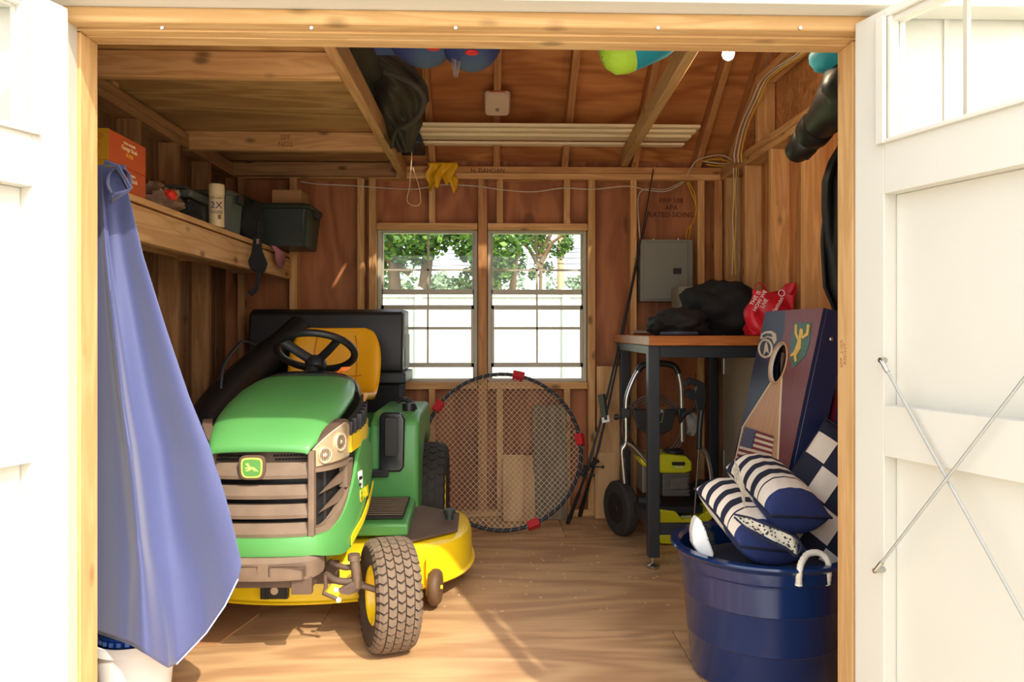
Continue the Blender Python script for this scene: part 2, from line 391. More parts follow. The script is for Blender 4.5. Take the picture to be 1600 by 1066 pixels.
# --- windows
def window(name, x0, x1):
    w_ = empty(name, ((x0+x1)/2, YB+.07, wz0), kind='structure')
    Y0, Y1 = YB+.045, YB+.1
    zz = lambda py: EYE+(HOR-py)/266.
    fw = .020
    mb = MB(); mb.box(x0, x0+fw, Y0, Y1, wz0, wz1).box(x1-fw, x1, Y0, Y1, wz0, wz1).box(x0+fw, x1-fw, Y0, Y1, wz0, wz0+fw).box(x0+fw, x1-fw, Y0, Y1, wz1-fw*.8, wz1)
    mb.build('window_frame', VINYL, w_, bevel=.002)
    xm = (x0+x1)/2
    up = MB(); a, b = x0+fw, x1-fw
    up.box(a, b, Y1-.03, Y1-.008, zz(460), zz(452)).box(a, a+.012, Y1-.03, Y1-.008, zz(452), wz1-fw*.8).box(b-.012, b, Y1-.03, Y1-.008, zz(452), wz1-fw*.8)
    u = up.build('upper_sash', VINYL, w_, bevel=.002)
    mb = MB(); mb.box(xm-.006, xm+.006, Y1-.024, Y1-.014, zz(452), wz1-fw).box(a, b, Y1-.024, Y1-.014, zz(423), zz(420)); mb.build('muntin', VINYL, u)
    MB().box(a+.012, b-.012, Y1-.021, Y1-.018, zz(452), wz1-fw).build('pane', GLASS, u)
    lo = MB(); z_a, z_b = zz(574), zz(477)
    lo.box(a, b, Y0+.004, Y0+.024, z_a, z_a+.026).box(a, b, Y0+.004, Y0+.024, z_b-.026, z_b).box(a, a+.018, Y0+.004, Y0+.024, z_a, z_b).box(b-.018, b, Y0+.004, Y0+.024, z_a, z_b)
    l = lo.build('lower_sash', VINYL, w_, bevel=.002)
    mb = MB(); mb.box(xm-.005, xm+.005, Y0+.009, Y0+.019, z_a, z_b).box(xm-.005, xm+.005, Y1-.024, Y1-.014, z_b, zz(460)).box(a, b, Y0+.009, Y0+.019, zz(515), zz(511)); mb.build('muntin', VINYL, l)
    MB().box(a+.018, b-.018, Y0+.0125, Y0+.0155, z_a+.02, z_b-.02).build('pane', GLASS, l)
    MB().box(a, a+.008, Y0+.028, Y1-.03, wz0+fw, zz(452)).box(b-.008, b, Y0+.028, Y1-.03, wz0+fw, zz(452)).build('sash_track', VINYL, w_)
    MB().box(x0-.05, x0-.001, Y1+.001, Y1+.02, wz0-.05, wz1+.05).box(x1+.001, x1+.03, Y1+.001, Y1+.02, wz0-.05, wz1+.05).box(x0, x1, Y1+.001, Y1+.03, wz0-.05, wz0).box(x0, x1, Y1+.001, Y1+.02, wz1, wz1+.05).build('casing', WHITE, w_)
window('window_1', *w1); window('window_2', *w2)
# --- left and right walls
def sidewall(name, X, sgn, ply, studs, pm):
    r = empty(name, (X+sgn*.05, 3.1, 0), kind='structure')
    xs = X+sgn*(W4+.006)
    for i in range(13):            # grooved siding boards, 8 inch on centre
        y0 = 1.92+i*.2; y1 = min(y0+.192, 4.49)
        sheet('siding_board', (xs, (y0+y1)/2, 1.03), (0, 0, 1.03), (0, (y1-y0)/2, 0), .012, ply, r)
    MB().box(xs+sgn*.007, xs+sgn*.016, 1.72, 4.49, 0, 2.06).build('outer_siding', WHITE, r)
    xc = X+sgn*W4/2
    board('bottom_plate', (xc, 1.92, T/2+.001), (xc, YB-.001, T/2+.001), W4, T, pm, r)
    board('top_plate', (xc, 1.92, ZT-T/2), (xc, YB+W4, ZT-T/2), W4, T-.002, pm, r)
    board('top_plate', (xc, 1.92, ZT-T*1.5), (xc, YB-.001, ZT-T*1.5), W4, T-.002, pm, r)
    for y in studs:
        board('stud', (xc, y+T/2, T), (xc, y+T/2, ZT-2*T), T, W4, pm, r, up=(sgn, 0, 0))
    return r
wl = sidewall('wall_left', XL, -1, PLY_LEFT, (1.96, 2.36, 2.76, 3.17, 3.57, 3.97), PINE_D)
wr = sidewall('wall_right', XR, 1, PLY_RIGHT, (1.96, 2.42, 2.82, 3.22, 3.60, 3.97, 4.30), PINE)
# --- roof
PITCH = .72; YRG = 3.16
def roofz(y): return ZT+PITCH*(YB-y) if y > YRG else ZT+PITCH*(YB-YRG)-PITCH*(YRG-y)
ZR = roofz(YRG+.001)
ce = empty('ceiling', (0, YRG, ZR), kind='structure')
cs = math.sqrt(1+PITCH**2); nb = V((0, PITCH, 1))/cs; nf = V((0, -PITCH, 1))/cs
for i, x in enumerate([XL-.045, -1.0, WX(671)+.02, WX(776), WX(882.5), WX(992), WX(1090), XR+.045]):
    e0 = V((x, YB+.15, roofz(YB+.15))); e1 = V((x, YRG+.01, roofz(YRG+.01)))
    board('rafter', e0+nb*W4/2, e1+nb*W4/2, T, W4, PINE_R, ce, up=nb)
    e0 = V((x, 1.76, ZR-PITCH*(YRG-1.76))); e1 = V((x, YRG-.01, ZR))
    board('rafter', e0+nf*W4/2, e1+nf*W4/2, T, W4, PINE_R, ce, up=nf)
for (x0, x1) in ((-1.56, WX(776)), (WX(776)+.001, 1.46)):
    for s in (0, 1):
        if s == 0: a = V(((x0+x1)/2, YB+.18, roofz(YB+.18))); b = V(((x0+x1)/2, YRG, ZR)); n_ = nb
        else: a = V(((x0+x1)/2, 1.745, ZR-PITCH*(YRG-1.745))); b = V(((x0+x1)/2, YRG, ZR)); n_ = nf
        c = (a+b)/2+n_*(W4+.008); sheet('plywood_sheet', c, ((x1-x0)/2, 0, 0), (b-a)/2, .014, PLY_ROOF, ce)
        c2 = (a+b)/2+n_*(W4+.022); sheet('shingle_layer', c2, ((x1-x0)/2+.02, 0, 0), (b-a)/2, .012, BLACKM, ce)
# gables
for nm, X, sgn, pl in (('trim_left_gable', XL, -1, PLY_LEFT), ('trim_right_gable', XR, 1, PLY_RIGHT)):
    g = empty(nm, (X, 3.1, ZT), kind='structure')
    for i in range(13):
        y0 = 1.92+i*.2; y1 = min(y0+.192, 4.47); xx = X+sgn*(W4+.006)
        za = min(roofz(max(y0, .01)), 9) if y0 > YRG else ZR-PITCH*(YRG-y0); zb = roofz(y1) if y1 > YRG else ZR-PITCH*(YRG-y1)
        za += .085; zb += .085
        za = max(za, ZT+.03); zb = max(zb, ZT+.03)
        o = MB().prism([(xx, y0, 2.062), (xx, y1, 2.062), (xx, y1, zb), (xx, y0, za)], (sgn*.012, 0, 0)).build('siding_board', pl, g)
        o2 = MB().prism([(xx+sgn*.013, y0, 2.062), (xx+sgn*.013, y1+.008, 2.062), (xx+sgn*.013, y1+.008, zb), (xx+sgn*.013, y0, za)], (sgn*.01, 0, 0)).build('outer_siding', WHITE, g)
    xc = X+sgn*W4/2
    for y in (3.80, 3.0, 2.3):
        board('stud', (xc, y, ZT), (xc, y, 2.34), T, W4, PINE, g, up=(sgn, 0, 0))
    board('gable_header', (xc, 3.82, 2.36), (xc, 2.05, 2.36), W4, T, PINE, g)
    board('gable_header', (xc+sgn*.02, 3.74, 2.40), (xc+sgn*.02, 2.05, 2.40), .04, T, PINE, g)
# --- front wall with the wide door opening
DXL, DXR, DZ = -.951, .873, 1.784
fwl = empty('wall_front', (0, 1.83, 0), kind='structure')
mb = MB(); mb.box(-1.56, DXL-.03, 1.765, 1.78, -.1, 2.1).box(DXR+.03, 1.46, 1.765, 1.78, -.1, 2.1).box(DXL-.03, DXR+.03, 1.765, 1.78, DZ+.03, 2.1)
mb.build('outer_siding', WHITE, fwl)
mb = MB()
for i in range(3): mb.box(1.08+i*.2, 1.092+i*.2, 1.76, 1.766, -.1, 1.9)
mb.build('batten', WHITE, fwl)
for x in (-1.5, DXL-.075, DXR+.075, 1.4):
    board('stud', (x, 1.84, T), (x, 1.84, DZ if abs(x) < 1.1 else ZT-T*2), T, W4, PINE, fwl, up=(0,1,0))
board('lintel', (-1.45, 1.84, DZ+.065), (1.35, 1.84, DZ+.065), W4, .10, PINE, fwl)
board('top_plate', (-1.45, 1.84, ZT-.05), (1.35, 1.84, ZT-.05), W4, .09, PINE, fwl)
df = empty('trim_1', (0, 1.8, 0), kind='structure')
# jambs: far wood part, near primed part
board('door_jamb', (DXL-.016, 1.828, 0), (DXL-.016, 1.828, DZ+.0), .032, .078, PINE_L, df, up=(0,1,0))
board('door_jamb', (DXR+.016, 1.828, 0), (DXR+.016, 1.828, DZ+.0), .032, .078, PINE_L, df, up=(0,1,0))
board('door_stop', (DXL-.024, 1.768, 0), (DXL-.024, 1.768, DZ+.012), .036, .04, WHITE2, df, up=(0,1,0))
board('door_stop', (DXR+.023, 1.770, 0), (DXR+.023, 1.770, DZ+.012), .036, .036, WHITE2, df, up=(0,1,0))
board('head_jamb', (DXL-.03, 1.845, DZ+.016), (DXR+.03, 1.845, DZ+.016), .05, .032, PINE_L, df)
board('head_jamb', (DXL-.03, 1.802, DZ+.017), (DXR+.03, 1.802, DZ+.017), .034, .030, PINE_L, df)
hs = board('head_stop', (DXL-.03, 1.763, DZ+.024), (DXR+.03, 1.763, DZ+.024), .042, .036, PINE_L, df, bevel=.008)
hs.modifiers[0].segments = 3
mb = MB()
for px in (254, 487, 712, 1028, 1250):
    p = P(px, 36, 1.741); mb.cyl((p.x, 1.742, p.z-.012), (p.x, 1.738, p.z-.012), .004, n=10)
mb.build('screw', CHROME, df)
board('head_trim', (-1.3, 1.72, DZ+.041+.07), (1.3, 1.72, DZ+.041+.07), .075, .14, WHITE, df)
board('drip_cap', (-1.3, 1.70, DZ+.041+.145), (1.3, 1.70, DZ+.041+.145), .11, .012, WHITE, df)
board('side_trim', (DXL-.065, 1.75, -.1), (DXL-.065, 1.75, DZ+.04), .05, .025, WHITE, df, up=(0,1,0))
board('side_trim', (DXR+.065, 1.75, -.1), (DXR+.065, 1.75, DZ+.04), .05, .025, WHITE, df, up=(0,1,0))
board('sill', (DXL-.1, 1.775, -.02), (DXR+.1, 1.775, -.02), .11, .03, WHITE2, df)
STAMP = mat('lumber_ink', (72, 40, 34), .9)
text('SPF  J-GR\nKD-HT', 'ink_stamp', mat('faded_ink', (168, 128, 84), .9), df, frameM((DXR-.0006, 1.835, EYE-.06), (0, 0, 1), (0, 1, 0)) , .018, .0003)
# --- door leaves standing open
def leaf(name, hx, hy, ang, sgn):
    """hinge at hx,hy; leaf runs outward; sgn +1 right leaf, -1 left leaf. local d along leaf, n = face seen from the middle"""
    r = empty(name, (hx, hy, 0), kind='structure')
    d = V((sgn*math.sin(ang), -math.cos(ang), 0)); n = V((-d.y*(-1)*sgn, d.x*sgn, 0))
    n = V((-sgn*math.cos(ang), -math.sin(ang), 0))       # towards the middle
    th = .045
    def bx(nm, s0, s1, z0, z1, n0, n1, m=WHITE, bv=.0015):
        c = V((hx, hy, 0))+d*(s0+s1)/2+n*(n0+n1)/2+V((0,0,(z0+z1)/2))
        return MB().obox(c, d*(s1-s0)/2, n*(n1-n0)/2, V((0,0,(z1-z0)/2))).build(nm, m, r, bevel=bv)
    Wd, zt = .90, 1.805
    zg0, zg1 = EYE+(HOR-243)/650., EYE+(HOR-62)/650.+.0      # glass
    bx('stile', .001, .085, -.03, zt, -th/2, th/2); bx('stile', Wd-.09, Wd, -.03, zt, -th/2, th/2)
    bx('rail', .085, Wd-.09, zg1+.0, zt, -th/2, th/2)
    bx('rail', .085, Wd-.09, zg0-.115, zg0, -th/2, th/2)
    bx('rail', .085, Wd-.09, EYE-(690-HOR)/620., EYE-(626-HOR)/620.+.01, -th/2, th/2)
    bx('rail', .085, Wd-.09, -.03, .12, -th/2, th/2)
    for k in range(2):
        a = .085+k*.364; b = a+.362
        bx('panel_board', a, b, .12, zg0-.115, -.014-th/2+.014, -.012, bv=.003)
    # window in the leaf
    f0, f1 = .072, Wd-.09
    wf = MB()
    def wb_(s0, s1, z0, z1, n0, n1):
        c = V((hx, hy, 0))+d*(s0+s1)/2+n*(n0+n1)/2+V((0,0,(z0+z1)/2)); wf.obox(c, d*(s1-s0)/2, n*(n1-n0)/2, V((0,0,(z1-z0)/2)))
    wb_(f0, f0+.022, zg0-.004, zg1, th/2+.001, th/2+.012); wb_(f0, f1, zg0-.004, zg0+.004, th/2+.001, th/2+.010)
    wb_(.086, .104, zg0, zg1, -.02, th/2-.002); wb_(.086, f1, zg0, zg0+.012, -.02, .012); wb_(.086, f1, zg1-.012, zg1, -.02, .012)
    fr = wf.build('window_frame', WHITE, r, bevel=.0015)
    wf = MB(); wb_(.104, f1, zg0+.012, zg1-.012, -.004, 0.0); wf.build('pane', GLASS, fr)
    wf = MB()
    for k in range(1, 4): wb_(.104+k*.163, .104+k*.163+.009, zg0+.012, zg1-.012, -.007, .004)
    wf.build('muntin', VINYL, fr)
    return r, d, n
dr, dd, dn = leaf('door_2', DXR+.004, 1.748, math.radians(17.6), 1)
dl, ddl, dnl = leaf('door_1', DXL-.006, 1.72, math.radians(22), -1)
# crossed brace rods on the right leaf
p0 = V((DXR+.004, 1.748, 0))+dn*.0225
def rod(a, b, mt, lab, off):
    A = PN(*a, p0+dn*off, dn); B = PN(*b, p0+dn*off, dn)
    e = B-A; e = B-A
    r = empty('brace_rod', A, lab, 'brace rod', 'crossed brace rods')
    MB().tube([A+e*.04, A+e*1.25], .0032, 8).build('rod', mt, r, smooth=40)
    MB().cyl(A+e*.0, A+e*.055, .005, n=8).build('turnbuckle', CHROME, r, smooth=40)
    MB().cyl(A-dn*(off), A+dn*.004, .006, n=10).build('screw', CHROME, r, smooth=40)
    k = A+e*1.24; MB().cyl(k-dn*(off), k+dn*.004, .006, n=10).build('screw', CHROME, r, smooth=40)
rod((1377, 563), (1600, 965), GALV, 'thin metal brace rod running down to the right across the open right door', .012)
rod((1368, 892), (1600, 592), GALV, 'thin metal brace rod rising to the right across the open right door', .024)
# --- loft on the left
lo = empty('loft_platform', (-1.0, 3.2, 1.96), 'loft platform of plywood on pine joists over the left side of the shed', 'loft')
LX = -.517
def lj(y, m, z=1.962): board('joist', (XL-.04, y, z+.047), (LX, y, z+.047), T, .092, m, lo, bevel=.003)
lj(2.66, PINE); lj(3.73, PINE)
board('ledger', (XL-.02, YB-.02, 1.962+.047), (LX-.02, YB-.02, 1.962+.047), T, .08, PINE_D, lo)
sheet('plywood_sheet', ((XL+LX)/2-.02, 2.60, 2.064), ((LX-XL)/2+.01, 0, 0), (0, .72, 0), .014, PLY_LOFT, lo)
sheet('plywood_sheet', ((XL+LX)/2-.02, 3.86, 2.064), ((LX-XL)/2+.01, 0, 0), (0, .53, 0), .014, PLY_LOFT, lo)
cb1 = board('ceiling_beam', (LX+.022, 1.86, 1.962+.044), (LX+.022, YB+.0, 1.962+.044), T, .089, PINE, bevel=.003)
tag(cb1, 'pine ceiling beam running front to back along the edge of the loft', 'beam', 'ceiling beams')
bz = 2.045
a = P(976, 262, YB); b = P(1107, 80, 2.35)
a = V((a.x, YB+.05, bz)); b = V((b.x, 1.86, bz)); b.x = a.x+(P(1107, 80, 2.36).x-a.x)*(YB-1.86)/(YB-2.36)
cb2 = board('ceiling_beam', a+V((0,0,.045)), b+V((0,0,.045)), .040, .089, PINE_L, bevel=.003)
tag(cb2, 'pale pine ceiling beam crossing above the middle of the room to the right', 'beam', 'ceiling beams')
# --- shelf
sx = -1.14
sh = empty('wall_shelf', (-1.3, 3.3, 1.40), 'long pine wall shelf with a deep front board along the left wall', 'shelf')
board('shelf_board', (-1.30, 2.0, 1.515), (-1.30, YB-.005, 1.515), .31, .022, PINE, sh)
board('front_board', (sx-.019, 2.0, 1.505-.068), (sx-.019, YB-.005, 1.505-.068), T, .115, PINE, sh)
for y in (2.8, 3.55, 4.3):
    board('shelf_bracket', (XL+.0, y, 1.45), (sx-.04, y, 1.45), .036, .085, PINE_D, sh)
board('ledger', (XL+.012, 2.0, 1.46), (XL+.012, YB-.005, 1.46), .02, .08, PINE, sh)
# --- outside: ground, fence, trees, pole, wires
GROUND = mat('pale_bounce_ground', (206, 200, 186), .9, var=.12, scale=3, bump=.3)  # pale tone chosen so the unseen front ground bounces daylight indoors
gr = empty('ground', (0, 0, -.15), kind='structure'); gr['label'] = 'ground outside the shed, its unseen front made pale to bounce light in'
sheet('bounce_ground', (0, -4, -.17), (16, 0, 0), (0, 5.75, 0), .06, GROUND, gr)  # out of view, added as a bright surface for fill light
sheet('lawn', (0, 32, -.17), (40, 0, 0), (0, 27.4, 0), .06, mat('lawn', (120, 150, 70), .95, var=.25, scale=2), gr)
fe = empty('vinyl_fence', (0, 12.6, -.15), 'white vinyl privacy fence outside beyond the windows', 'fence')
ztf = 1.70
for i in range(40):
    x = -3.4+i*.172
    MB().box(x, x+.168, 12.6, 12.63, -.1, ztf-.06).build('fence_board', VINYL_W, fe)
MB().box(-3.45, 3.5, 12.57, 12.66, ztf-.08, ztf+.0).build('top_rail', VINYL_W, fe, bevel=.01)
px_ = P(884, 500, 12.6).x
for x in (px_, px_-2.45, px_-4.6):
    po = MB().box(x-.065, x+.065, 12.54, 12.67, -.14, ztf+.02).build('post', VINYL_W, fe, bevel=.006)
    m_ = MB(); c = V((x, 12.605, ztf+.02)); m_.loft([[c+V((sx_*w_, sy_*w_, h_)) for sx_, sy_ in ((-1,-1),(1,-1),(1,1),(-1,1))] for w_, h_ in ((.09, 0), (.095, .02), (.08, .035), (.06, .05), (.01, .085))])
    m_.build('post_cap', VINYL_W, po)
LEAF = [mat('leaf_bright', (104, 140, 50), .6, var=.2), mat('leaf_mid', (70, 104, 40), .6, var=.2), mat('leaf_dark', (44, 72, 32), .7, var=.2), mat('leaf_far', (136, 158, 128), .8, var=.1)]
BARK = mat('bark', (120, 96, 70), .9, var=.3, scale=8, bump=.4)
def tree(name, label, x, y, trunk_h, cz, rx, ry, rz, nl, ls, mats, trunk=.22, lean=.3, holes=.35, cat='tree', grp=None, seed=1, forks=2):
    rnd = random.Random(seed)
    t = empty(name, (x, y, -.15), label, cat, grp)
    if trunk:
        mb = MB(); 
        for k in range(forks):
            a = (k-(forks-1)/2)*lean
            mb.tube(smoothpts([(x+a*.1, y, -.15), (x+a*.5, y, trunk_h*.4), (x+a*1.4, y, trunk_h), (x+a*2.4+.1, y+.2, cz+rz*.6)], 4), [trunk*(1-.6*i/12) for i in range(13)], 10)
        for k in range(6):
            z = cz-rz*.4+k*rz*.15; s_ = 1 if k % 2 else -1
            mb.tube([(x, y, z-.4), (x+s_*rx*.4, y+.1, z+.1), (x+s_*rx*.8, y, z+.3)], [.07, .045, .02], 6)
        mb.build('trunk', BARK, t, smooth=50)
    mb = MB()
    cl = [(rnd.uniform(-1, 1), rnd.uniform(-1, 1), rnd.uniform(-1, 1), rnd.uniform(.16, .34)) for _ in range(46)]
    cl = [c for c in cl if c[0]**2+c[1]**2+c[2]**2 < 1.1]
    for i in range(nl):
        c = rnd.choice(cl); 
        while True:
            q = V((rnd.uniform(-1, 1), rnd.uniform(-1, 1), rnd.uniform(-1, 1)))
            if q.length < 1: break
        p = V((x+(c[0]+q.x*c[3])*rx, y+(c[1]+q.y*c[3])*ry, cz+(c[2]+q.z*c[3])*rz))
        a = V((rnd.gauss(0, 1), rnd.gauss(0, 1), rnd.gauss(0, .5))).normalized(); b = a.cross(V((rnd.gauss(0, 1), rnd.gauss(0, 1), rnd.gauss(0, 1)))).normalized()
        s_ = ls*rnd.uniform(.6, 1.3); mb.cur = rnd.choice((0, 0, 1, 1, 2)) if len(mats) > 1 else 0
        mb.add([p-a*s_, p-b*s_*.6, p+a*s_, p+b*s_*.6], [(0, 1, 2, 3)])
    o = mb.build('foliage', mats, t); o['kind'] = 'stuff'
    return t
lv = LEAF[:3]
x = P(640, 400, 15).x
tree('maple_tree', 'leafy maple tree with two trunks beyond the fence behind the left window', x, 15, 2.0, 3.4, 2.2, 1.6, 2.0, 17000, .068, lv, .2, .42, seed=3)
x = P(790, 390, 16.5).x
tree('maple_tree', 'leafy tree with overhanging branches beyond the fence between the two windows', x, 16.5, 2.6, 4.0, 1.55, 1.2, 1.55, 9000, .065, lv, .12, .3, seed=9)
x = P(845, 380, 18).x
tree('small_tree', 'small sparse tree beside the utility pole beyond the fence', x, 18, 2.4, 3.3, .7, .7, .9, 2200, .05, lv, .07, .1, seed=5, forks=1)
for k, (px, yy, ww, hh) in enumerate(((615, 24, 1.9, 1.3), (700, 26, 2.0, 1.2), (790, 27, 2.2, 1.25), (850, 30, 1.8, 1.15), (905, 28, 1.8, 1.35))):
    x = P(px, 440, yy).x
    tree('hedge_bush', 'pale distant bushes above the fence, %s' % ('behind the left window', 'behind the middle of the left window', 'seen low in the right window left half', 'seen beside the utility pole', 'seen right of the utility pole')[k], x, yy, 1, 1.6, ww, 1., hh, 2600, .12, [LEAF[3]], 0, cat='bush', grp='distant bushes', seed=20+k)
UP = P(876, 400, 22)
t = empty('utility_pole', (UP.x, 22, -.15), 'pale wooden utility pole beyond the fence seen in the right window', 'utility pole')
MB().tube([(UP.x, 22, -.15), (UP.x, 22, 7.5)], [.11, .085], 12).build('pole', mat('pole_wood', (186, 156, 122), .9, var=.15), t, smooth=50)
MB().box(UP.x-.9, UP.x+.9, 21.9, 22.0, 6.6, 6.72).build('crossarm', BARK, t)
for k, py in enumerate((388, 394, 403, 412)):
    p = P(870, py, 21.8); mb = MB()
    mb.tube([(p.x-14+i*2, 21.8+.0*i, p.z-.1*math.sin(math.pi*(i % 7)/7)+.0) for i in range(15)], .012, 5)
    tag(mb.build('power_line', BLACKM), 'thin black power line strung past the utility pole, %s' % ('topmost', 'second from top', 'third from top', 'lowest')[k], 'power line', 'power lines')
# ================================================================ RIDING MOWER (axis runs front to back, nose to the door)
MX = -.73
mw = empty('riding_mower', (MX, 3.1, 0), 'green and yellow riding mower with its nose towards the open doors', 'riding mower')
def mx(a): return MX+a
HSIL = mat('headlight_silver', (236, 226, 206), .25, metal=.35, var=.15, scale=60)
def inplan(pts, k=5):
    return smoothpts([(mx(a), y, 0) for a, y in pts], k)
def strip(mb, path, z0, z1, out=0., th=.01, bulge=0.):
    """vertical band along a plan path; z0,z1 numbers or functions of 0..1"""
    n = len(path); rings = []
    for i, p in enumerate(path):
        t = path[min(i+1, n-1)]-path[max(i-1, 0)]; t.z = 0; t.normalize(); nr = V((t.y, -t.x, 0))
        a = z0(i/(n-1)) if callable(z0) else z0; b = z1(i/(n-1)) if callable(z1) else z1
        q = p.copy(); q.z = 0
        rings.append([q+nr*(out-th)+V((0,0,a)), q+nr*out+V((0,0,a)), q+nr*(out+bulge)+V((0,0,(a+b)/2)), q+nr*out+V((0,0,b)), q+nr*(out-th)+V((0,0,b))])
    return mb.loft(rings)
# hood
st = [(2.425,.150,.700,.690),(2.436,.158,.722,.706),(2.47,.172,.755,.722),(2.53,.188,.790,.742),(2.62,.203,.822,.768),(2.74,.212,.853,.796),(2.88,.214,.882,.826),(3.0,.200,.902,.852),(3.06,.185,.908,.868)]
def hoodring(y, w_, zc, ze, n=20):
    out = []
    for i in range(n+1):
        a = math.pi*i/n; c, s_ = math.cos(a), math.sin(a)
        x = w_*math.copysign(abs(c)**.62, c); out.append(V((mx(-x), y, ze+(zc-ze)*abs(s_)**.75)))
    return out
SY = [s[0] for s in st]
def hoodat(y):
    for i in range(len(st)-1):
        if st[i][0] <= y <= st[i+1][0]:
            t = (y-st[i][0])/(st[i+1][0]-st[i][0]); return [st[i][k]+(st[i+1][k]-st[i][k])*t for k in range(4)]
    return st[-1]
mb = MB(); mb.loft([hoodring(*s_) for s_ in st], cap=False, closed=False)
hood = mb.build('hood', GREEN, mw, smooth=50, solid=.006)
# raised crease lines on the hood
mb = MB()
for s_ in (-1, 1):
    pts = []
    for y in (2.50, 2.6, 2.74, 2.88, 3.0):
        h = hoodat(y); f = .62; x = h[1]*f; zz = h[3]+(h[2]-h[3])*(1-(f)**(1/.62))**.0
        a = math.acos(min(1, f**(1/.62))); zz = h[3]+(h[2]-h[3])*abs(math.sin(a))**.75
        pts.append((mx(s_*x), y, zz-.0015))
    mb.tube(smoothpts(pts, 3), .004, 6)
mb.build('hood_crease', GREEN, hood, smooth=50)
# rear cowl of the hood, dash
mb = MB(); mb.loft([hoodring(3.045, .205, .914, .84), hoodring(3.10, .21, .922, .80), hoodring(3.2, .2, .90, .72), hoodring(3.24, .19, .86, .6)], cap=True, closed=True)
dash = mb.build('dashboard', BLACKP, mw, smooth=45)
# inner engine block (dark)
mb = MB(); mb.box(mx(-.19), mx(.19), 2.52, 3.05, .30, .70); mb.build('engine_bay', BLACKP, mw)
# grille
front = [(-.262,2.74),(-.245,2.60),(-.205,2.50),(-.165,2.458),(-.12,2.444),(-.06,2.437),(0,2.435),(.06,2.437),(.12,2.444),(.165,2.458),(.205,2.50),(.245,2.60),(.262,2.74)]
mid = [(-.152,2.452),(-.12,2.444),(-.06,2.437),(0,2.435),(.06,2.437),(.12,2.444),(.152,2.452)]
pm_ = inplan(mid)
mb = MB(); strip(mb, inplan([(-.15,2.475),(-.06,2.462),(0,2.46),(.06,2.462),(.15,2.475)]), .655, .70, 0, .01)
up_ = mb.build('upper_mesh', DUSTY_D, mw, smooth=40)
mb = MB()
for r_ in range(2):
    for k in range(30):
        a = -.145+k*.01+(.005 if r_ else 0)
        if abs(a-(-.0)) < .04: continue
        mb.box(mx(a-.003), mx(a+.003), 2.4575-.005*(1-abs(a)/.15)+.004*abs(a)/.15, 2.47, .668+r_*.012, .674+r_*.012)
mb.build('mesh_hole', mat('black_void', (8, 8, 8), .9), up_)['kind'] = 'stuff'
for k, (za, zb, ob) in enumerate(((.612, .662, 0), (.548, .590, 0), (.485, .528, 0), (.425, .468, 0))):
    mb = MB(); n = len(pm_)
    rings = []
    for i, p in enumerate(pm_):
        t = pm_[min(i+1, n-1)]-pm_[max(i-1, 0)]; t.z = 0; t.normalize(); nr = V((t.y, -t.x, 0)); q = V((p.x, p.y, 0))
        e = .006 if i in (0, n-1) else 0
        rings.append([q+nr*(-.03)+V((0,0,za)), q+nr*(.006-e)+V((0,0,za+.0)), q+nr*(.008-e)+V((0,0,za+.012)), q+nr*(-.008)+V((0,0,zb)), q+nr*(-.03)+V((0,0,zb))])
    mb.loft(rings); mb.build('grille_bar', DUSTY, mw, smooth=30)
mb = MB(); strip(mb, inplan([(-.15,2.50),(0,2.485),(.15,2.50)]), .42, .70, 0, .01); mb.build('grille_backing', BLACKP, mw)
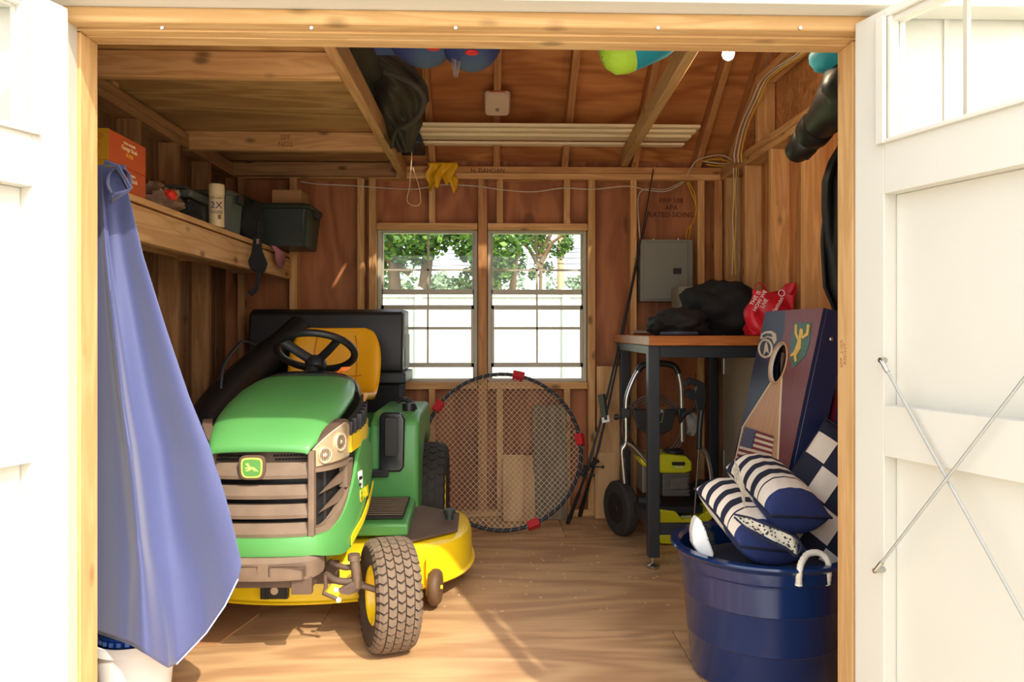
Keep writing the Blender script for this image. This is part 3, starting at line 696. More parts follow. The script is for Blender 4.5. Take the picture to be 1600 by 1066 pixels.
for s_ in (-1, 1):
    # corner post, side grille, trim arch
    mb = MB(); mb.box(mx(s_*.150), mx(s_*.170), 2.435, 2.47, .425, .70); mb.build('grille_post', DUSTY, mw, bevel=.004)
    sp = inplan([(s_*.165,2.458),(s_*.205,2.50),(s_*.238,2.585),(s_*.25,2.66)])
    if s_ < 0: sp.reverse()
    fl = (lambda t: t) if s_ > 0 else (lambda t: 1-t)
    def lowz(t, q=fl): t = q(t); return .425+.20*max(0, t-.15)**2.0*1.2
    mb = MB(); strip(mb, sp, lowz, lambda t: .655, -.03, .008); mb.build('side_grille_backing', BLACKP, mw)
    mb = MB()
    strip(mb, sp, lowz, lambda t: lowz(t)+.024, .004, .03)
    strip(mb, sp, .628, .642, .004, .03)
    e = [sp[i] for i in (range(len(sp)-5, len(sp)) if s_ > 0 else range(0, 5))]
    strip(mb, e, .55, .64, .004, .03)
    mb.build('side_grille_frame', DUSTY, mw, smooth=30)
    for z0_ in (.565, .505, .455):   # scoops
        mb = MB(); a = V((mx(s_*.176), 2.472, z0_-.012)); b = V((mx(s_*.232), 2.60, z0_+.038))
        mb.add([a, a+V((0,.03,0)), b+V((0,0,-.034)), b+V((s_*.006,-.01,.008)), b+V((0,.03,.014)), b+V((0,.03,-.03))],
               [(0,2,3),(0,3,4,1),(0,1,5,2),(2,5,4,3),(1,4,5)])
        mb.build('scoop', DUSTY, mw)
    # headlight
    hp = inplan([(s_*.158,2.452),(s_*.195,2.485),(s_*.232,2.555),(s_*.25,2.63)])
    if s_ < 0: hp.reverse()
    zb_ = lambda t, q=fl: .640+.012*q(t); zt_ = lambda t, q=fl: .700+.085*math.sin(min(1, q(t)*1.15)*1.35)-.03*max(0, q(t)-.8)*3
    mb = MB(); strip(mb, hp, lambda t: zb_(t)-.008, lambda t: zt_(t)+.006, -.004, .03); hl = mb.build('headlight_housing', DUSTY_D, mw, smooth=40)
    mb = MB(); strip(mb, hp, lambda t: zb_(t)+.006, lambda t: zt_(t)-.008, .004, .004, .006); mb.build('lens', LENS, hl, smooth=60)
    mb = MB(); strip(mb, hp, lambda t: zb_(t)+.004, lambda t: zt_(t)-.006, -.0025, .002); mb.build('reflector_bowl', HSIL, hl, smooth=40)
    for t_, zz, rr in ((.34, .680, .024), (.70, .712, .028)):
        i = int(t_*(len(hp)-1)); i = i if s_ > 0 else len(hp)-1-i
        c = hp[i].copy(); t = hp[i+1]-hp[i-1]; t.normalize(); nr = V((t.y, -t.x, 0)); c.z = zz; c += nr*(-.001)
        mb = MB(); mb.lathe([(.0, .006), (.006, .005), (.009, .0005), (rr*.8, .001), (rr, .005), (rr+.003, .005), (rr+.003, -.002), (.0, -.002)], c, nr, 18); rf = mb.build('reflector', HSIL, hl, smooth=60)
        mb = MB()
        for k in range(-3, 4): mb.obox(c+nr*.003+t*(k*rr*.27), t*.0008, nr*.001, V((0, 0, rr*math.sqrt(max(.05, 1-(k/4)**2))*.8)))
        mb.build('lens_flute', DUSTY_D, rf)['kind'] = 'stuff'
# emblem
mb = MB(); ec = V((mx(-.022), 2.426, .651))
def shield(w_, h_):
    pts = []
    for i in range(32):
        a = 2*math.pi*i/32; c, s_ = math.cos(a), math.sin(a)
        pts.append((w_*math.copysign(abs(c)**.45, c)*(1-.14*(.5-.5*s_)), h_*math.copysign(abs(s_)**.55, s_)))
    return pts
def plate(pts, c, y0, y1): return [V((c.x+p[0], y0, c.z+p[1])) for p in pts]
MB().prism(plate(shield(.045, .039), ec, 2.432, 0), (0, -.012, 0)).build('emblem_surround', DUSTY_D, mw, bevel=.002)
eb = MB().prism(plate(shield(.036, .032), ec, 2.421, 0), (0, -.003, 0)).build('emblem', mat('emblem_yellow', (204, 208, 92), .4), mw)
MB().prism(plate(shield(.031, .027), ec, 2.4185, 0), (0, -.0012, 0)).build('emblem_field', mat('emblem_green', (92, 146, 74), .4), eb)
deer = [(-.022,.012),(-.020,.018),(-.016,.015),(-.013,.020),(-.012,.013),(-.008,.010),(-.006,.004),(.004,.003),(.012,.000),(.016,-.004),(.020,-.008),(.026,-.015),(.021,-.013),(.014,-.008),(.010,-.007),(.014,-.013),(.010,-.012),(.005,-.006),(-.004,-.006),(-.008,-.010),(-.018,-.012),(-.024,-.009),(-.019,-.008),(-.012,-.006),(-.014,-.001),(-.022,-.003),(-.024,.001),(-.018,.001),(-.013,.004),(-.016,.009)]
MB().prism([V((ec.x+a*.85, 2.4172, ec.z+b*.85)) for a, b in deer], (0, -.0008, 0)).build('leaping_animal_emblem', mat('emblem_pale', (224, 232, 110), .4), eb)
# green lower body wrapping round
sk = [(-.262,2.98),(-.266,2.84),(-.262,2.72),(-.246,2.60),(-.205,2.495),(-.165,2.448),(-.10,2.432),(0,2.426),(.10,2.432),(.165,2.448),(.205,2.495),(.246,2.60),(.262,2.72),(.266,2.84),(.262,2.98)]
skp = inplan(sk, 4)
def lerp(x, tab):
    x = abs(x)
    for (a, va), (b, vb) in zip(tab, tab[1:]):
        if x <= b: return va+(vb-va)*(x-a)/(b-a)
    return tab[-1][1]
N_ = len(skp)-1
# distance parameter: |t-.5|*14 segments ; 0 front centre .. 7 rear
ztop = lambda t: lerp((t-.5)*14, [(0,.425),(2,.427),(3,.432),(3.6,.46),(4.2,.54),(4.8,.64),(5.3,.69),(6,.68),(7,.64)])
zbot = lambda t: lerp((t-.5)*14, [(0,.368),(2,.366),(3,.350),(3.6,.335),(4.2,.345),(4.8,.37),(5.3,.41),(6,.47),(7,.52)])
mb = MB(); strip(mb, skp, zbot, ztop, .008, .012, .006); side = mb.build('side_panel', GREEN, mw, smooth=40)
# yellow stripe and dark vents on each side, yellow lower stripe
for s_ in (-1, 1):
    q = inplan([(s_*.249,2.63),(s_*.262,2.74),(s_*.262,2.86),(s_*.25,2.98)])
    if s_ < 0: q.reverse()
    fl = (lambda t: t) if s_ > 0 else (lambda t: 1-t)
    mb = MB(); strip(mb, q, lambda t, f=fl: .665+.02*f(t), lambda t, f=fl: .722+.02*f(t), .006, .01); mb.build('yellow_stripe', YELLOW, mw, smooth=40)
    mb = MB(); strip(mb, q, lambda t, f=fl: .724+.02*f(t), lambda t, f=fl: .765+.07*f(t), -.012, .01); vp = mb.build('side_vent', BLACKP, mw, smooth=40)
    mb = MB()
    for k in range(6):
        t = .12+k*.14; i = int(t*(len(q)-1)); i = i if s_ > 0 else len(q)-1-i; c = q[i].copy()
        c.z = .742+.03*t; mb.obox(c+V((s_*-.004, 0, 0)), (.008, 0, 0), (0, .008, .004), (0, .006, .024+.022*t))
    mb.build('louvre', BLACKP, vp)['kind'] = 'stuff'
    # small yellow hem at the bottom rear of the panel
    q2 = inplan([(s_*.25,2.60),(s_*.268,2.72),(s_*.272,2.84),(s_*.268,2.96)])
    if s_ < 0: q2.reverse()
    mb = MB(); strip(mb, q2, lambda t, f=fl: .352+.13*f(t), lambda t, f=fl: .385+.12*f(t)-.01*abs(t-.5), .012, .004); mb.build('yellow_hem', YELLOW, mw, smooth=40)
mb = MB(); mb.obox((mx(.272), 2.70, .555), (.004, .022, 0), (0, 0, .032), (.001, 0, 0)); dec = mb.build('decal', WHITEP, mw)
mb = MB(); mb.obox((mx(.2735), 2.70, .562), (.003, .014, 0), (0, 0, .006), (.001, 0, 0)); mb.obox((mx(.2735), 2.695, .54), (.002, .010, 0), (0, 0, .004), (.001, 0, 0)); mb.build('decal_print', BLACKP, dec)
text('E180', 'model_lettering', YELLOW, mw, frameM((mx(.279), 2.75, .495), (.08, .99, 0), (0, 0, 1)), .062, .001)
# front bumper
bp = inplan([(-.19,2.50),(-.165,2.43),(-.1,2.405),(0,2.398),(.1,2.405),(.165,2.43),(.19,2.50)])
mb = MB(); n = len(bp); rings = []
for i, p in enumerate(bp):
    t = bp[min(i+1, n-1)]-bp[max(i-1, 0)]; t.normalize(); nr = V((t.y, -t.x, 0)); q = V((p.x, p.y, 0))
    rings.append([q-nr*.05+V((0,0,.295)), q-nr*.004+V((0,0,.295)), q+V((0,0,.31)), q+V((0,0,.352)), q-nr*.012+V((0,0,.366)), q-nr*.05+V((0,0,.366))])
mb.loft(rings); bu = mb.build('front_bumper', DUSTY, mw, smooth=35)
mb = MB()
for a, b in ((-.13, .0), (.04, .15)):
    mb.tube(smoothpts([(mx(a), 2.400, .312), (mx(a), 2.399, .338), (mx(a+.01), 2.398, .345), (mx(b-.01), 2.399, .345), (mx(b), 2.401, .338), (mx(b), 2.402, .312)], 4), .004, 6)
mb.build('bumper_rib', DUSTY_D, bu, smooth=50)
mb = MB(); mb.box(mx(-.19), mx(.165), 2.44, 2.80, .262, .295).box(mx(.10), mx(.165), 2.425, 2.45, .245, .30).box(mx(-.2), mx(-.16), 2.425, 2.45, .245, .30); mb.build('front_frame', DUSTY_D, mw, bevel=.002)
# mower deck
dk = [(-.60,3.22),(-.52,3.02),(-.36,2.87),(-.15,2.80),(.08,2.79),(.28,2.83),(.44,2.92),(.58,3.06),(.645,3.22),(.65,3.42),(.60,3.58),(.45,3.66),(.1,3.68),(-.3,3.68),(-.52,3.6),(-.6,3.42)]
cen = V((mx(.02), 3.25, 0))
def dring(sc, z, off=0):
    out = []
    L_ = smoothpts([(mx(a), y, 0) for a, y in dk]+[(mx(dk[0][0]), dk[0][1], 0)], 4)[:-1]
    for p in L_:
        d = p-cen; l = d.length; q = cen+d*((l-off)/l); out.append(V((q.x, q.y, z)))
    return out
mb = MB(); mb.loft([dring(1, .085, -.012), dring(1, .09, -.012), dring(1, .094, 0), dring(1, .205, .004), dring(1, .228, .014), dring(1, .240, .04), dring(1, .245, .12)], cap=False)
o_ = len(mb.v); mb.v.append(V((cen.x, cen.y, .246))); L0 = o_-64
for j in range(64): mb.f.append((L0+j, L0+(j+1) % 64, o_)); mb.m.append(0)
mb.build('mowing_deck', YELLOW, mw, smooth=40, solid=.003)
mb = MB(); mb.prism([(mx(.30), 3.02, .248), (mx(.43), 2.98, .252), (mx(.60), 3.14, .250), (mx(.60), 3.34, .27), (mx(.34), 3.40, .31)], (0, 0, .012)); mb.build('belt_cover', DUSTY_D, mw, bevel=.004)
mb = MB(); mb.cyl((mx(.56), 3.25, .26), (mx(.56), 3.25, .30), .018, n=14).cyl((mx(.56), 3.25, .30), (mx(.56), 3.25, .318), .026, n=14); mb.build('washout_port', DKGREEN, mw, smooth=40)
mb = MB(); mb.box(mx(-.10), mx(.0), 2.765, 2.80, .11, .20); br = mb.build('deck_bracket', BLACKP, mw, bevel=.003)
mb = MB(); mb.cyl((mx(-.045), 2.765, .145), (mx(-.045), 2.752, .145), .014, n=12); mb.build('bolt', CHROME, br, smooth=40)
mb = MB(); 
for a in (-.085, -.075, -.012): mb.box(mx(a), mx(a+.005), 2.760, 2.77, .112, .198)
mb.build('bracket_rib', BLACKP, br)['kind'] = 'stuff'
# gauge wheel
gc = P(680, 906, 2.95); gc.z = .086
mb = MB(); mb.lathe([(.01, -.022), (.035, -.024), (.058, -.022), (.068, -.012), (.070, 0), (.068, .012), (.058, .022), (.035, .024), (.01, .022)], gc, (1, -.12, 0), 28); gw = mb.build('gauge_wheel', mat('dusty_wheel', (96, 70, 46), .6, var=.3, scale=30), mw, smooth=50)
mb = MB(); mb.box(gc.x-.034, gc.x-.028, gc.y-.02, gc.y+.02, .06, .2); mb.cyl(gc-V((.034, 0, 0)), gc+V((.03, 0, 0)), .008, n=8); mb.build('wheel_bracket', YELLOW, gw)
# wheels
TYREB = mat('tyre_base_darkened', (66, 52, 42), .85, var=.25, scale=30)  # shade of the tread gaps put into the colour, darker than the lugs
def wheel(name, c, R_, W_, ax, rim, nl, hubside, rt=.52, lug=True):
    ax = V(ax).normalized(); c = V(c)
    h = W_/2
    mb = MB()
    prof = [(R_*rt, -h*.80), (R_*.70, -h*.98), (R_*.86, -h*1.0), (R_*.95, -h*.90), (R_*.985, -h*.6), (R_*.99, 0), (R_*.985, h*.6), (R_*.95, h*.90), (R_*.86, h), (R_*.70, h*.98), (R_*rt, h*.80), (R_*rt*.96, 0)]
    prof.append(prof[0]); mb.loft([[c+ax*q+r_ for r_ in rr] for q, rr in []] or [], cap=False) if False else None
    u = ax.cross(V((0,0,1))).normalized(); w_ = u.cross(ax)*-1
    w_ = ax.cross(u)
    pt = lambda r_, t, x: c+ax*x+(u*math.cos(t)+w_*math.sin(t))*r_
    mb.loft([[pt(r_, 2*math.pi*k/48, q) for k in range(48)] for r_, q in prof], cap=False)
    ti = mb.build('front_tyre' if name == 'f' else 'rear_tyre', TYREB if name == 'f' else RUBBER_D, mw, smooth=45)
    if lug:
        mb = MB(); rows = 5; da = 2*math.pi/nl
        for j in range(rows):
            xc = (j-(rows-1)/2)*W_*.190
            rr = R_*(.992 if abs(j-2) < 2 else .975)
            for k in range(nl):
                t0 = da*(k+(.5 if j % 2 else 0))
                g = da*.76; wx = W_*.083; ch = da*.26
                r1 = rr+.0065; r0 = rr-.012; dr = 0 if abs(j-2) < 2 else .008
                sg = 1 if j > 2 else -1
                ring = lambda r_: [pt(r_-(dr if sg < 0 else 0), t0, xc-wx), pt(r_, t0+ch, xc), pt(r_-(dr if sg > 0 else 0), t0, xc+wx), pt(r_-(dr if sg > 0 else 0), t0+g, xc+wx), pt(r_, t0+g+ch, xc), pt(r_-(dr if sg < 0 else 0), t0+g, xc-wx)]
                a = ring(r0); b = ring(r1); o = len(mb.v)
                mb.v += a+b; 
                for f in ((6,7,10,11),(7,8,9,10)): mb.f.append(tuple(o+i for i in f)); mb.m.append(0)
                for i in range(6):
                    i2 = (i+1) % 6; mb.f.append((o+i, o+i2, o+6+i2, o+6+i)); mb.m.append(0)
        for k in range(nl):        # shoulder blocks
            for sg in (-1, 1):
                t0 = da*(k+.25); g = da*.55
                q = [pt(R_*.97, t0, sg*h*.93), pt(R_*.985, t0, sg*h*.80), pt(R_*.985, t0+g, sg*h*.80), pt(R_*.97, t0+g, sg*h*.93), pt(R_*.88, t0, sg*h*1.03), pt(R_*.88, t0+g, sg*h*1.03)]
                o = len(mb.v); mb.v += q
                for f in ((0,1,2,3),(0,3,5,4),(0,4,1),(3,2,5)): mb.f.append(tuple(o+i for i in f)); mb.m.append(0)
        mb.build('tread', RUBBER if name == 'f' else RUBBER_D, ti)['kind'] = 'stuff'
    mb = MB()
    for sg in (-1, 1):
        mb.loft([[pt(r_, 2*math.pi*k/32, sg*q) for k in range(32)] for r_, q in ((R_*rt+.004, h*.80), (R_*rt-.004, h*.86), (R_*rt-.012, h*.80), (R_*rt-.02, h*.45), (R_*.18, h*.35), (R_*.17, h*.6), (.005, h*.6))], cap=False)
    mb.build('wheel_rim', rim, ti, smooth=40)
    return ti
th_ = math.radians(20)
fc = P(608, 930, 2.60); fc.z = .185
wheel('f', fc, .184, .150, (math.cos(th_), math.sin(th_), -.03), YELLOW, 38, -1)
wheel('f', (mx(-.37), 2.62, .185), .184, .15, (math.cos(th_), math.sin(th_), 0), YELLOW, 38, 1)
rx_ = P(669, 760, 3.72).x
wheel('r', (rx_-.01, 3.78, .262), .260, .20, (1, 0, 0), YELLOW, 32, 1)
wheel('r', (mx(-.39), 3.78, .262), .260, .20, (1, 0, 0), YELLOW, 32, 1)
# front suspension and steering
def PT(*a): return P(*a)
mb = MB()
mb.tube(smoothpts([PT(500, 866, 2.60), PT(520, 880, 2.60), PT(540, 887, 2.62), PT(556, 884, 2.62)], 5), .010, 8)
mb.tube(smoothpts([PT(505, 893, 2.58), PT(522, 906, 2.60), PT(545, 909, 2.61), PT(560, 902, 2.62)], 5), .012, 8)
mb.build('axle_arm', DUSTY_D, mw, smooth=50)
mb = MB(); a = PT(553, 868, 2.61); b = PT(560, 918, 2.61); mb.cyl(a, b, .017, n=14); mb.cyl(a+V((0,0,.004)), a-V((0,0,.016)), .021, n=16); mb.cyl(b+V((.0,0,.01)), fc, .011, n=10); mb.build('steering_spindle', mat('dusty_steel', (120, 100, 82), .55, metal=.3, var=.3, scale=30), mw, smooth=45)
mb = MB(); mb.prism([PT(528, 922, 2.585), PT(560, 905, 2.60), PT(570, 912, 2.60), PT(560, 925, 2.60), PT(545, 930, 2.59), PT(532, 928, 2.585)], (0, .014, 0)); mb.build('steering_arm', DUSTY_D, mw)
mb = MB(); mb.tube([PT(508, 898, 2.56), PT(509, 918, 2.555), PT(505, 927, 2.555), PT(530, 938, 2.55)], .007, 8); tr = mb.build('tie_rod', DUSTY_D, mw, smooth=50)
mb = MB(); mb.sphere(PT(529, 938, 2.545), .009); mb.sphere(PT(525, 922, 2.575), .009); mb.build('ball_joint', WHITEP, tr, smooth=60)
mb = MB(); mb.box(mx(-.2), mx(.2), 2.66, 2.70, .20, .27); mb.cyl((mx(-.40), 2.64, .20), (mx(-.15), 2.68, .24), .015); mb.build('front_axle', DUSTY_D, mw)
# fenders and foot rests
def slab(nm, x0, x1, prof, m, bev=.012, par=mw):
    return MB().prism([V((x0, y, z)) for y, z in prof], (x1-x0, 0, 0)).build(nm, m, par, bevel=bev, segs=3, smooth=30)
fp = [(3.36,.26),(3.34,.30),(3.345,.60),(3.37,.68),(3.44,.715),(3.95,.715),(4.02,.68),(4.05,.52),(3.98,.50),(3.86,.56),(3.70,.56),(3.58,.46),(3.55,.30),(3.52,.26)]
for s_ in (-1, 1): slab('fender', mx(s_*.20), mx(s_*.418), fp, GREEN, .02)
slab('rear_body', mx(-.205), mx(.205), [(3.30,.30),(3.30,.60),(3.36,.66),(3.95,.66),(4.0,.3)], GREEN, .01)
slab('frame_tunnel', mx(-.15), mx(.15), [(2.95,.26),(2.95,.62),(3.22,.62),(3.32,.45),(3.32,.26)], GREEN, .01)
for s_ in (-1, 1):
    fr_ = slab('foot_rest', mx(s_*.14), mx(s_*.408), [(3.02,.265),(3.02,.315),(3.06,.322),(3.34,.345),(3.34,.30)], GREEN, .010)
    mb = MB(); mb.obox((mx(s_*.27), 3.19, .342), (.115, 0, 0), (0, .135, .011), (0, -.0002, .003)); mt_ = mb.build('foot_mat', RUBBER_D, fr_)
    mb = MB()
    for k in range(9): mb.obox((mx(s_*.27), 3.08+k*.027, .3395+k*.0022), (.11, 0, 0), (0, .005, 0), (0, 0, .002))
    mb.build('mat_rib', RUBBER, fr_)
# black glossy pocket on the fender front, vents
GLOSS = mat('glossy_black_plastic', (26, 28, 34), .18, coat=.6)
a = P(593, 645, 3.33); b = P(633, 737, 3.33)
mb = MB(); mb.prism([V((a.x+.012, 3.36, a.z)), V((b.x-.018, 3.36, a.z)), V((b.x, 3.36, a.z-.03)), V((b.x-.004, 3.36, b.z+.02)), V((b.x-.02, 3.36, b.z)), V((a.x+.008, 3.36, b.z)), V((a.x, 3.36, b.z+.02)), V((a.x, 3.36, a.z-.02))], (0, -.045, 0)); pk = mb.build('fuel_pocket', GLOSS, mw, bevel=.008, segs=3, smooth=40)
mb = MB(); mb.box(a.x+.025, b.x-.03, 3.305, 3.314, b.z+.07, a.z-.02); mb.build('pocket_window', BLACKP, pk, bevel=.003)
mb = MB(); mb.box(mx(.17), mx(.29), 3.315, 3.345, P(0, 749, 3.33).z, P(0, 737, 3.33).z); mb.build('step_pad', BLACKP, mw, bevel=.004)
mb = MB(); mb.cyl((mx(.36), 3.5, .715), (mx(.36), 3.5, .75), .03, n=16); mb.tube(smoothpts([P(620, 628, 3.55), P(632, 624, 3.55), P(645, 632, 3.55), P(648, 640, 3.56)], 4), .012, 8); mb.build('lift_lever', BLACKP, mw, smooth=45)
mb = MB(); mb.tube([P(560, 770, 2.98), P(563, 800, 2.97), P(561, 822, 2.96)], .006, 8); mb.sphere(P(560, 824, 2.96), .012); mb.build('drain_rod', DUSTY_D, mw, smooth=50)
# steering column and wheel
sc_ = V((mx(.012), 3.16, .998)); nrm = V((0, .50, .866)).normalized()
uy = V((1, 0, 0)); uz = nrm.cross(uy)
mb = MB(); pts = [sc_+uy*.158*math.cos(a)+uz*.158*math.sin(a)*1 for a in [2*math.pi*k/40 for k in range(40)]]; mb.tube(pts, .0155, 10, closed=True); sw = mb.build('steering_wheel', BLACKP, mw, smooth=60)
hub = sc_-nrm*.04+uz*.02
mb = MB(); mb.lathe([(.01, .02), (.035, .018), (.045, .0), (.04, -.03), (.02, -.035)], hub, nrm, 20)
for a, wd in ((-2.45, .02), (-.75, .02), (1.57, .026)):
    e = sc_+uy*.15*math.cos(a)+uz*.15*math.sin(a)
    mb.tube(smoothpts([hub, hub+(e-hub)*.55+nrm*-.004, e], 4), [wd]*9, 8, sx=.5)
mb.build('wheel_spoke', BLACKP, sw, smooth=50)
mb = MB(); mb.tube([hub, (mx(-.005), 3.12, .90), (mx(-.005), 3.10, .86)], [.024, .032, .05], 14); mb.build('steering_column', BLACKP, mw, smooth=45)
mb = MB(); a = P(522, 590, 3.10); b = P(533, 577, 3.10)
mb.tube([a, b], .006, 8).prism([P(529, 580, 3.10), P(533, 574, 3.10), P(547, 573, 3.10), P(547, 577, 3.10), P(540, 581, 3.10)], (0, .014, 0)); mb.build('throttle_lever', mat('orange_plastic', (240, 120, 24), .45), mw, bevel=.002)
# seat
spn = [(3.345,.655,.185),(3.325,.69,.205),(3.335,.742,.212),(3.40,.770,.214),(3.50,.762,.212),(3.60,.752,.214),(3.68,.758,.215),(3.735,.80,.218),(3.765,.87,.222),(3.785,.94,.222),(3.80,1.0,.214),(3.815,1.05,.195),(3.822,1.075,.175),(3.828,1.092,.135)]
spts = smoothpts([(y, z, w_) for y, z, w_ in spn], 3)
def seatfn(u, v):
    i = v*(len(spts)-1); k = min(int(i), len(spts)-2); t = i-k; q = spts[k]*(1-t)+spts[k+1]*t
    d = spts[min(k+1, len(spts)-1)]-spts[max(k-1, 0)]; n_ = V((0, -d.y, d.x)); n_.normalize()     # toward the sitter (up / forward)
    x = (u-.5)*2; b = (.030*max(0, abs(x)-.45)**1.3*2.6-(.05*max(0, abs(x)-.9)*3))*(math.sin(math.pi*min(1, max(0, v*.98+.01)))**.5)*(1 if v < .72 else max(0, (1-v)/.28)**1.2)
    return V((mx(-.03)+x*q.z, q.x, q.y))+n_*b
mb = MB(); mb.grid(seatfn, 26, len(spts)-1); mb.build('seat', SEATY, mw, smooth=60, solid=.030)
mb = MB()
for v_ in (.60, .27):
    mb.tube([seatfn(.2+.6*k/12, v_)+V((0, -.016, .006)) for k in range(13)], .0035, 6)
for u_ in (.26, .74):
    mb.tube([seatfn(u_, .3+.55*k/16)+V((0, -.016, .008)) for k in range(17)], .0035, 6)
mb.build('seat_seam', mat('seat_seam', (196, 132, 14), .5), mw, smooth=50)
mb = MB(); mb.box(mx(-.16), mx(.13), 3.45, 3.75, .66, .74); mb.build('seat_base', BLACKP, mw)
# bagger: hood, two bags, chute
bx0, bx1 = P(400, 488, 4.15).x, P(634, 488, 4.15).x
zt_ = P(600, 484, 4.15).z; zl = P(600, 580, 4.1).z
bg = slab('bagger_hood', bx0, bx1, [(4.00,zl),(3.99,zl+.05),(4.03,zt_-.02),(4.08,zt_),(4.30,zt_),(4.34,zl+.05),(4.34,zl)], BLACKP, .014)
mb = MB(); mb.box(bx0-.012, bx1+.018, 3.975, 4.35, zl-.06, zl+.0); mb.build('hood_lip', BLACKP, bg, bevel=.008)
mb = MB(); mb.box(bx1-.002, bx1+.004, 4.05, 4.09, zl+.12, zt_-.02).box(bx1-.002, bx1+.005, 4.1, 4.3, zl+.02, zl+.2); mb.build('hood_latch', mat('worn_grey', (140, 138, 130), .6), bg)
xm = (bx0+bx1)/2
for a, b in ((bx0+.02, xm-.015), (xm+.015, bx1-.02)):
    slab('grass_bag', a, b, [(4.05,.30),(4.0,.40),(4.0,zl-.062),(4.33,zl-.062),(4.33,.34),(4.28,.29)], BLACKC, .02)
mb = MB(); mb.tube(smoothpts([(bx0+.28, 4.02, zt_-.10), (bx0+.20, 3.9, 1.0), (mx(-.50), 3.55, .78), (mx(-.56), 3.25, .55), (mx(-.58), 3.12, .35), (mx(-.58), 3.1, .22)], 5), [.075]*6+[.08]*10+[.09]*10, 16); mb.build('bagger_chute', BLACKP, mw, smooth=50)
mb = MB(); mb.tube(smoothpts([P(345, 608, 3.3), P(350, 570, 3.35), P(372, 540, 3.5), P(382, 534, 3.6), P(398, 540, 3.7)], 5), .008, 8); mb.build('chute_handle', BLACKM, mw, smooth=50)
mb = MB(); mb.box(mx(-.66), mx(-.36), 3.2, 4.0, .2, .5); mb.build('side_box', BLACKP, mw, bevel=.03)
# ================================================================ LEFT SIDE
# blue cover hanging inside the left jamb
BLUECOVER = mat('blue_canvas', (72, 79, 122), .55, var=.07, scale=140, bump=.04, sheen=.3)
cv = empty('hanging_cover', (-1.0, 2.06, 1.55), 'large blue canvas cover hanging in folds beside the left door jamb', 'cover')
def cvfn(u, v):
    # right outline and bottom outline in the plane of the cloth
    yb = lerp2(u, [(0,985),(.30,1008),(.42,1044),(.52,1038),(.66,990),(.85,948),(.95,908),(1,880)])
    ty = 258+v*(yb-258)
    xr = lerp2(ty, [(258,196),(300,200),(400,224),(520,262),(620,296),(700,329),(800,356),(890,377),(905,378),(1045,378)])
    xb = lerp2(u, [(0,140),(.30,205),(.42,262),(.52,276),(.66,322),(.85,352),(.95,372),(1,378)])
    xt = 140+u*(xr-140)
    k = max(0, (v-.75)/.25); k = k*k*(3-2*k)
    x = xt*(1-k)+xb*k if v > .75 else xt
    x = min(x, xr+2) if ty < 900 else x
    a = min(1, v*1.6)
    fold = .050*a*math.sin(u*10.5+v*1.3+.5*math.sin(v*3))*(.30+.70*(1-u))+.022*a*math.sin(u*5.5-v*1.8)-.05*a*math.exp(-((u-.30-.05*v)/.045)**2)
    yy = 2.075+fold+.05*(1-v)*0+.02*v
    return P(x, ty, yy)
def lerp2(x, tab):
    if x <= tab[0][0]: return tab[0][1]
    for (a, va), (b, vb) in zip(tab, tab[1:]):
        if x <= b:
            t = (x-a)/(b-a); return va+(vb-va)*t
    return tab[-1][1]
MB().grid(cvfn, 90, 90).build('cover_cloth', BLUECOVER, cv, smooth=70, solid=.003)
def cuff(u, v):
    a = -.9+u*4.6; c = P(168+v*16, 276-6*v, 2.03)
    q = P(186-22*math.cos(a)*(.9-.2*v), 284-24*math.sin(a)*(.9), 2.02+.03*math.sin(a)+.05*v)
    return q
mb = MB(); mb.grid(cuff, 26, 4)
mb.loft([[P(164, 250, 2.0), P(186, 258, 2.02), P(206, 294, 2.0), P(180, 302, 1.99)], [P(160, 262, 2.03), P(180, 262, 2.04), P(200, 300, 2.03), P(172, 318, 2.03)]], cap=False, closed=False)
mb.build('folded_cuff', BLUECOVER, cv, smooth=60, solid=.003)
MB().tube([P(cvx, cvy, 2.05) for cvx, cvy in ((372,905),(352,946),(322,990),(276,1038))], .0022, 6).build('hem_stitching', mat('pale_thread', (170, 176, 214), .8), cv)
nl = MB().cyl((-1.11, 1.93, P(150, 255, 2.03).z), (-1.11, 2.10, P(150, 255, 2.03).z), .006); nl.build('nail', CHROME, cv)
# bucket bottom left
bk = empty('white_bucket', P(215, 1066, 2.06)*1, 'white plastic bucket with a blue basket on top under the hanging cover', 'bucket')
bc = P(212, 1040, 2.245); bk.location = (bc.x, bc.y, 0); WL[bk.name] = V((bc.x, bc.y, 0))
zt = P(212, 1014, 2.14).z
MB().lathe([(.085, .0), (.092, .0), (.108, zt-.03), (.116, zt-.028), (.117, zt), (.112, zt), (.104, zt-.02), (.088, .01), (.0, .01)], (bc.x, bc.y, .001), n=32).build('bucket_body', WHITEP, bk, smooth=40)
mb = MB(); BL = mat('blue_plastic', (36, 84, 190), .4)
mb.lathe([(.060, zt-.08), (.066, zt-.08), (.098, zt+.016), (.103, zt+.02), (.1, zt+.024), (.093, zt+.018), (.058, zt-.07), (0, zt-.07)], (bc.x, bc.y, .001), n=32); bb = mb.build('blue_basket', BL, bk, smooth=40)
mb = MB()
for k in range(28):
    a = 2*math.pi*k/28; mb.obox((bc.x+.1015*math.cos(a), bc.y+.1015*math.sin(a), zt+.008), (.002*math.cos(a), .002*math.sin(a), 0), (-.006*math.sin(a), .006*math.cos(a), 0), (0, 0, .006))
mb.build('basket_slot', mat('blue_light', (92, 134, 220), .4), bb)['kind'] = 'stuff'
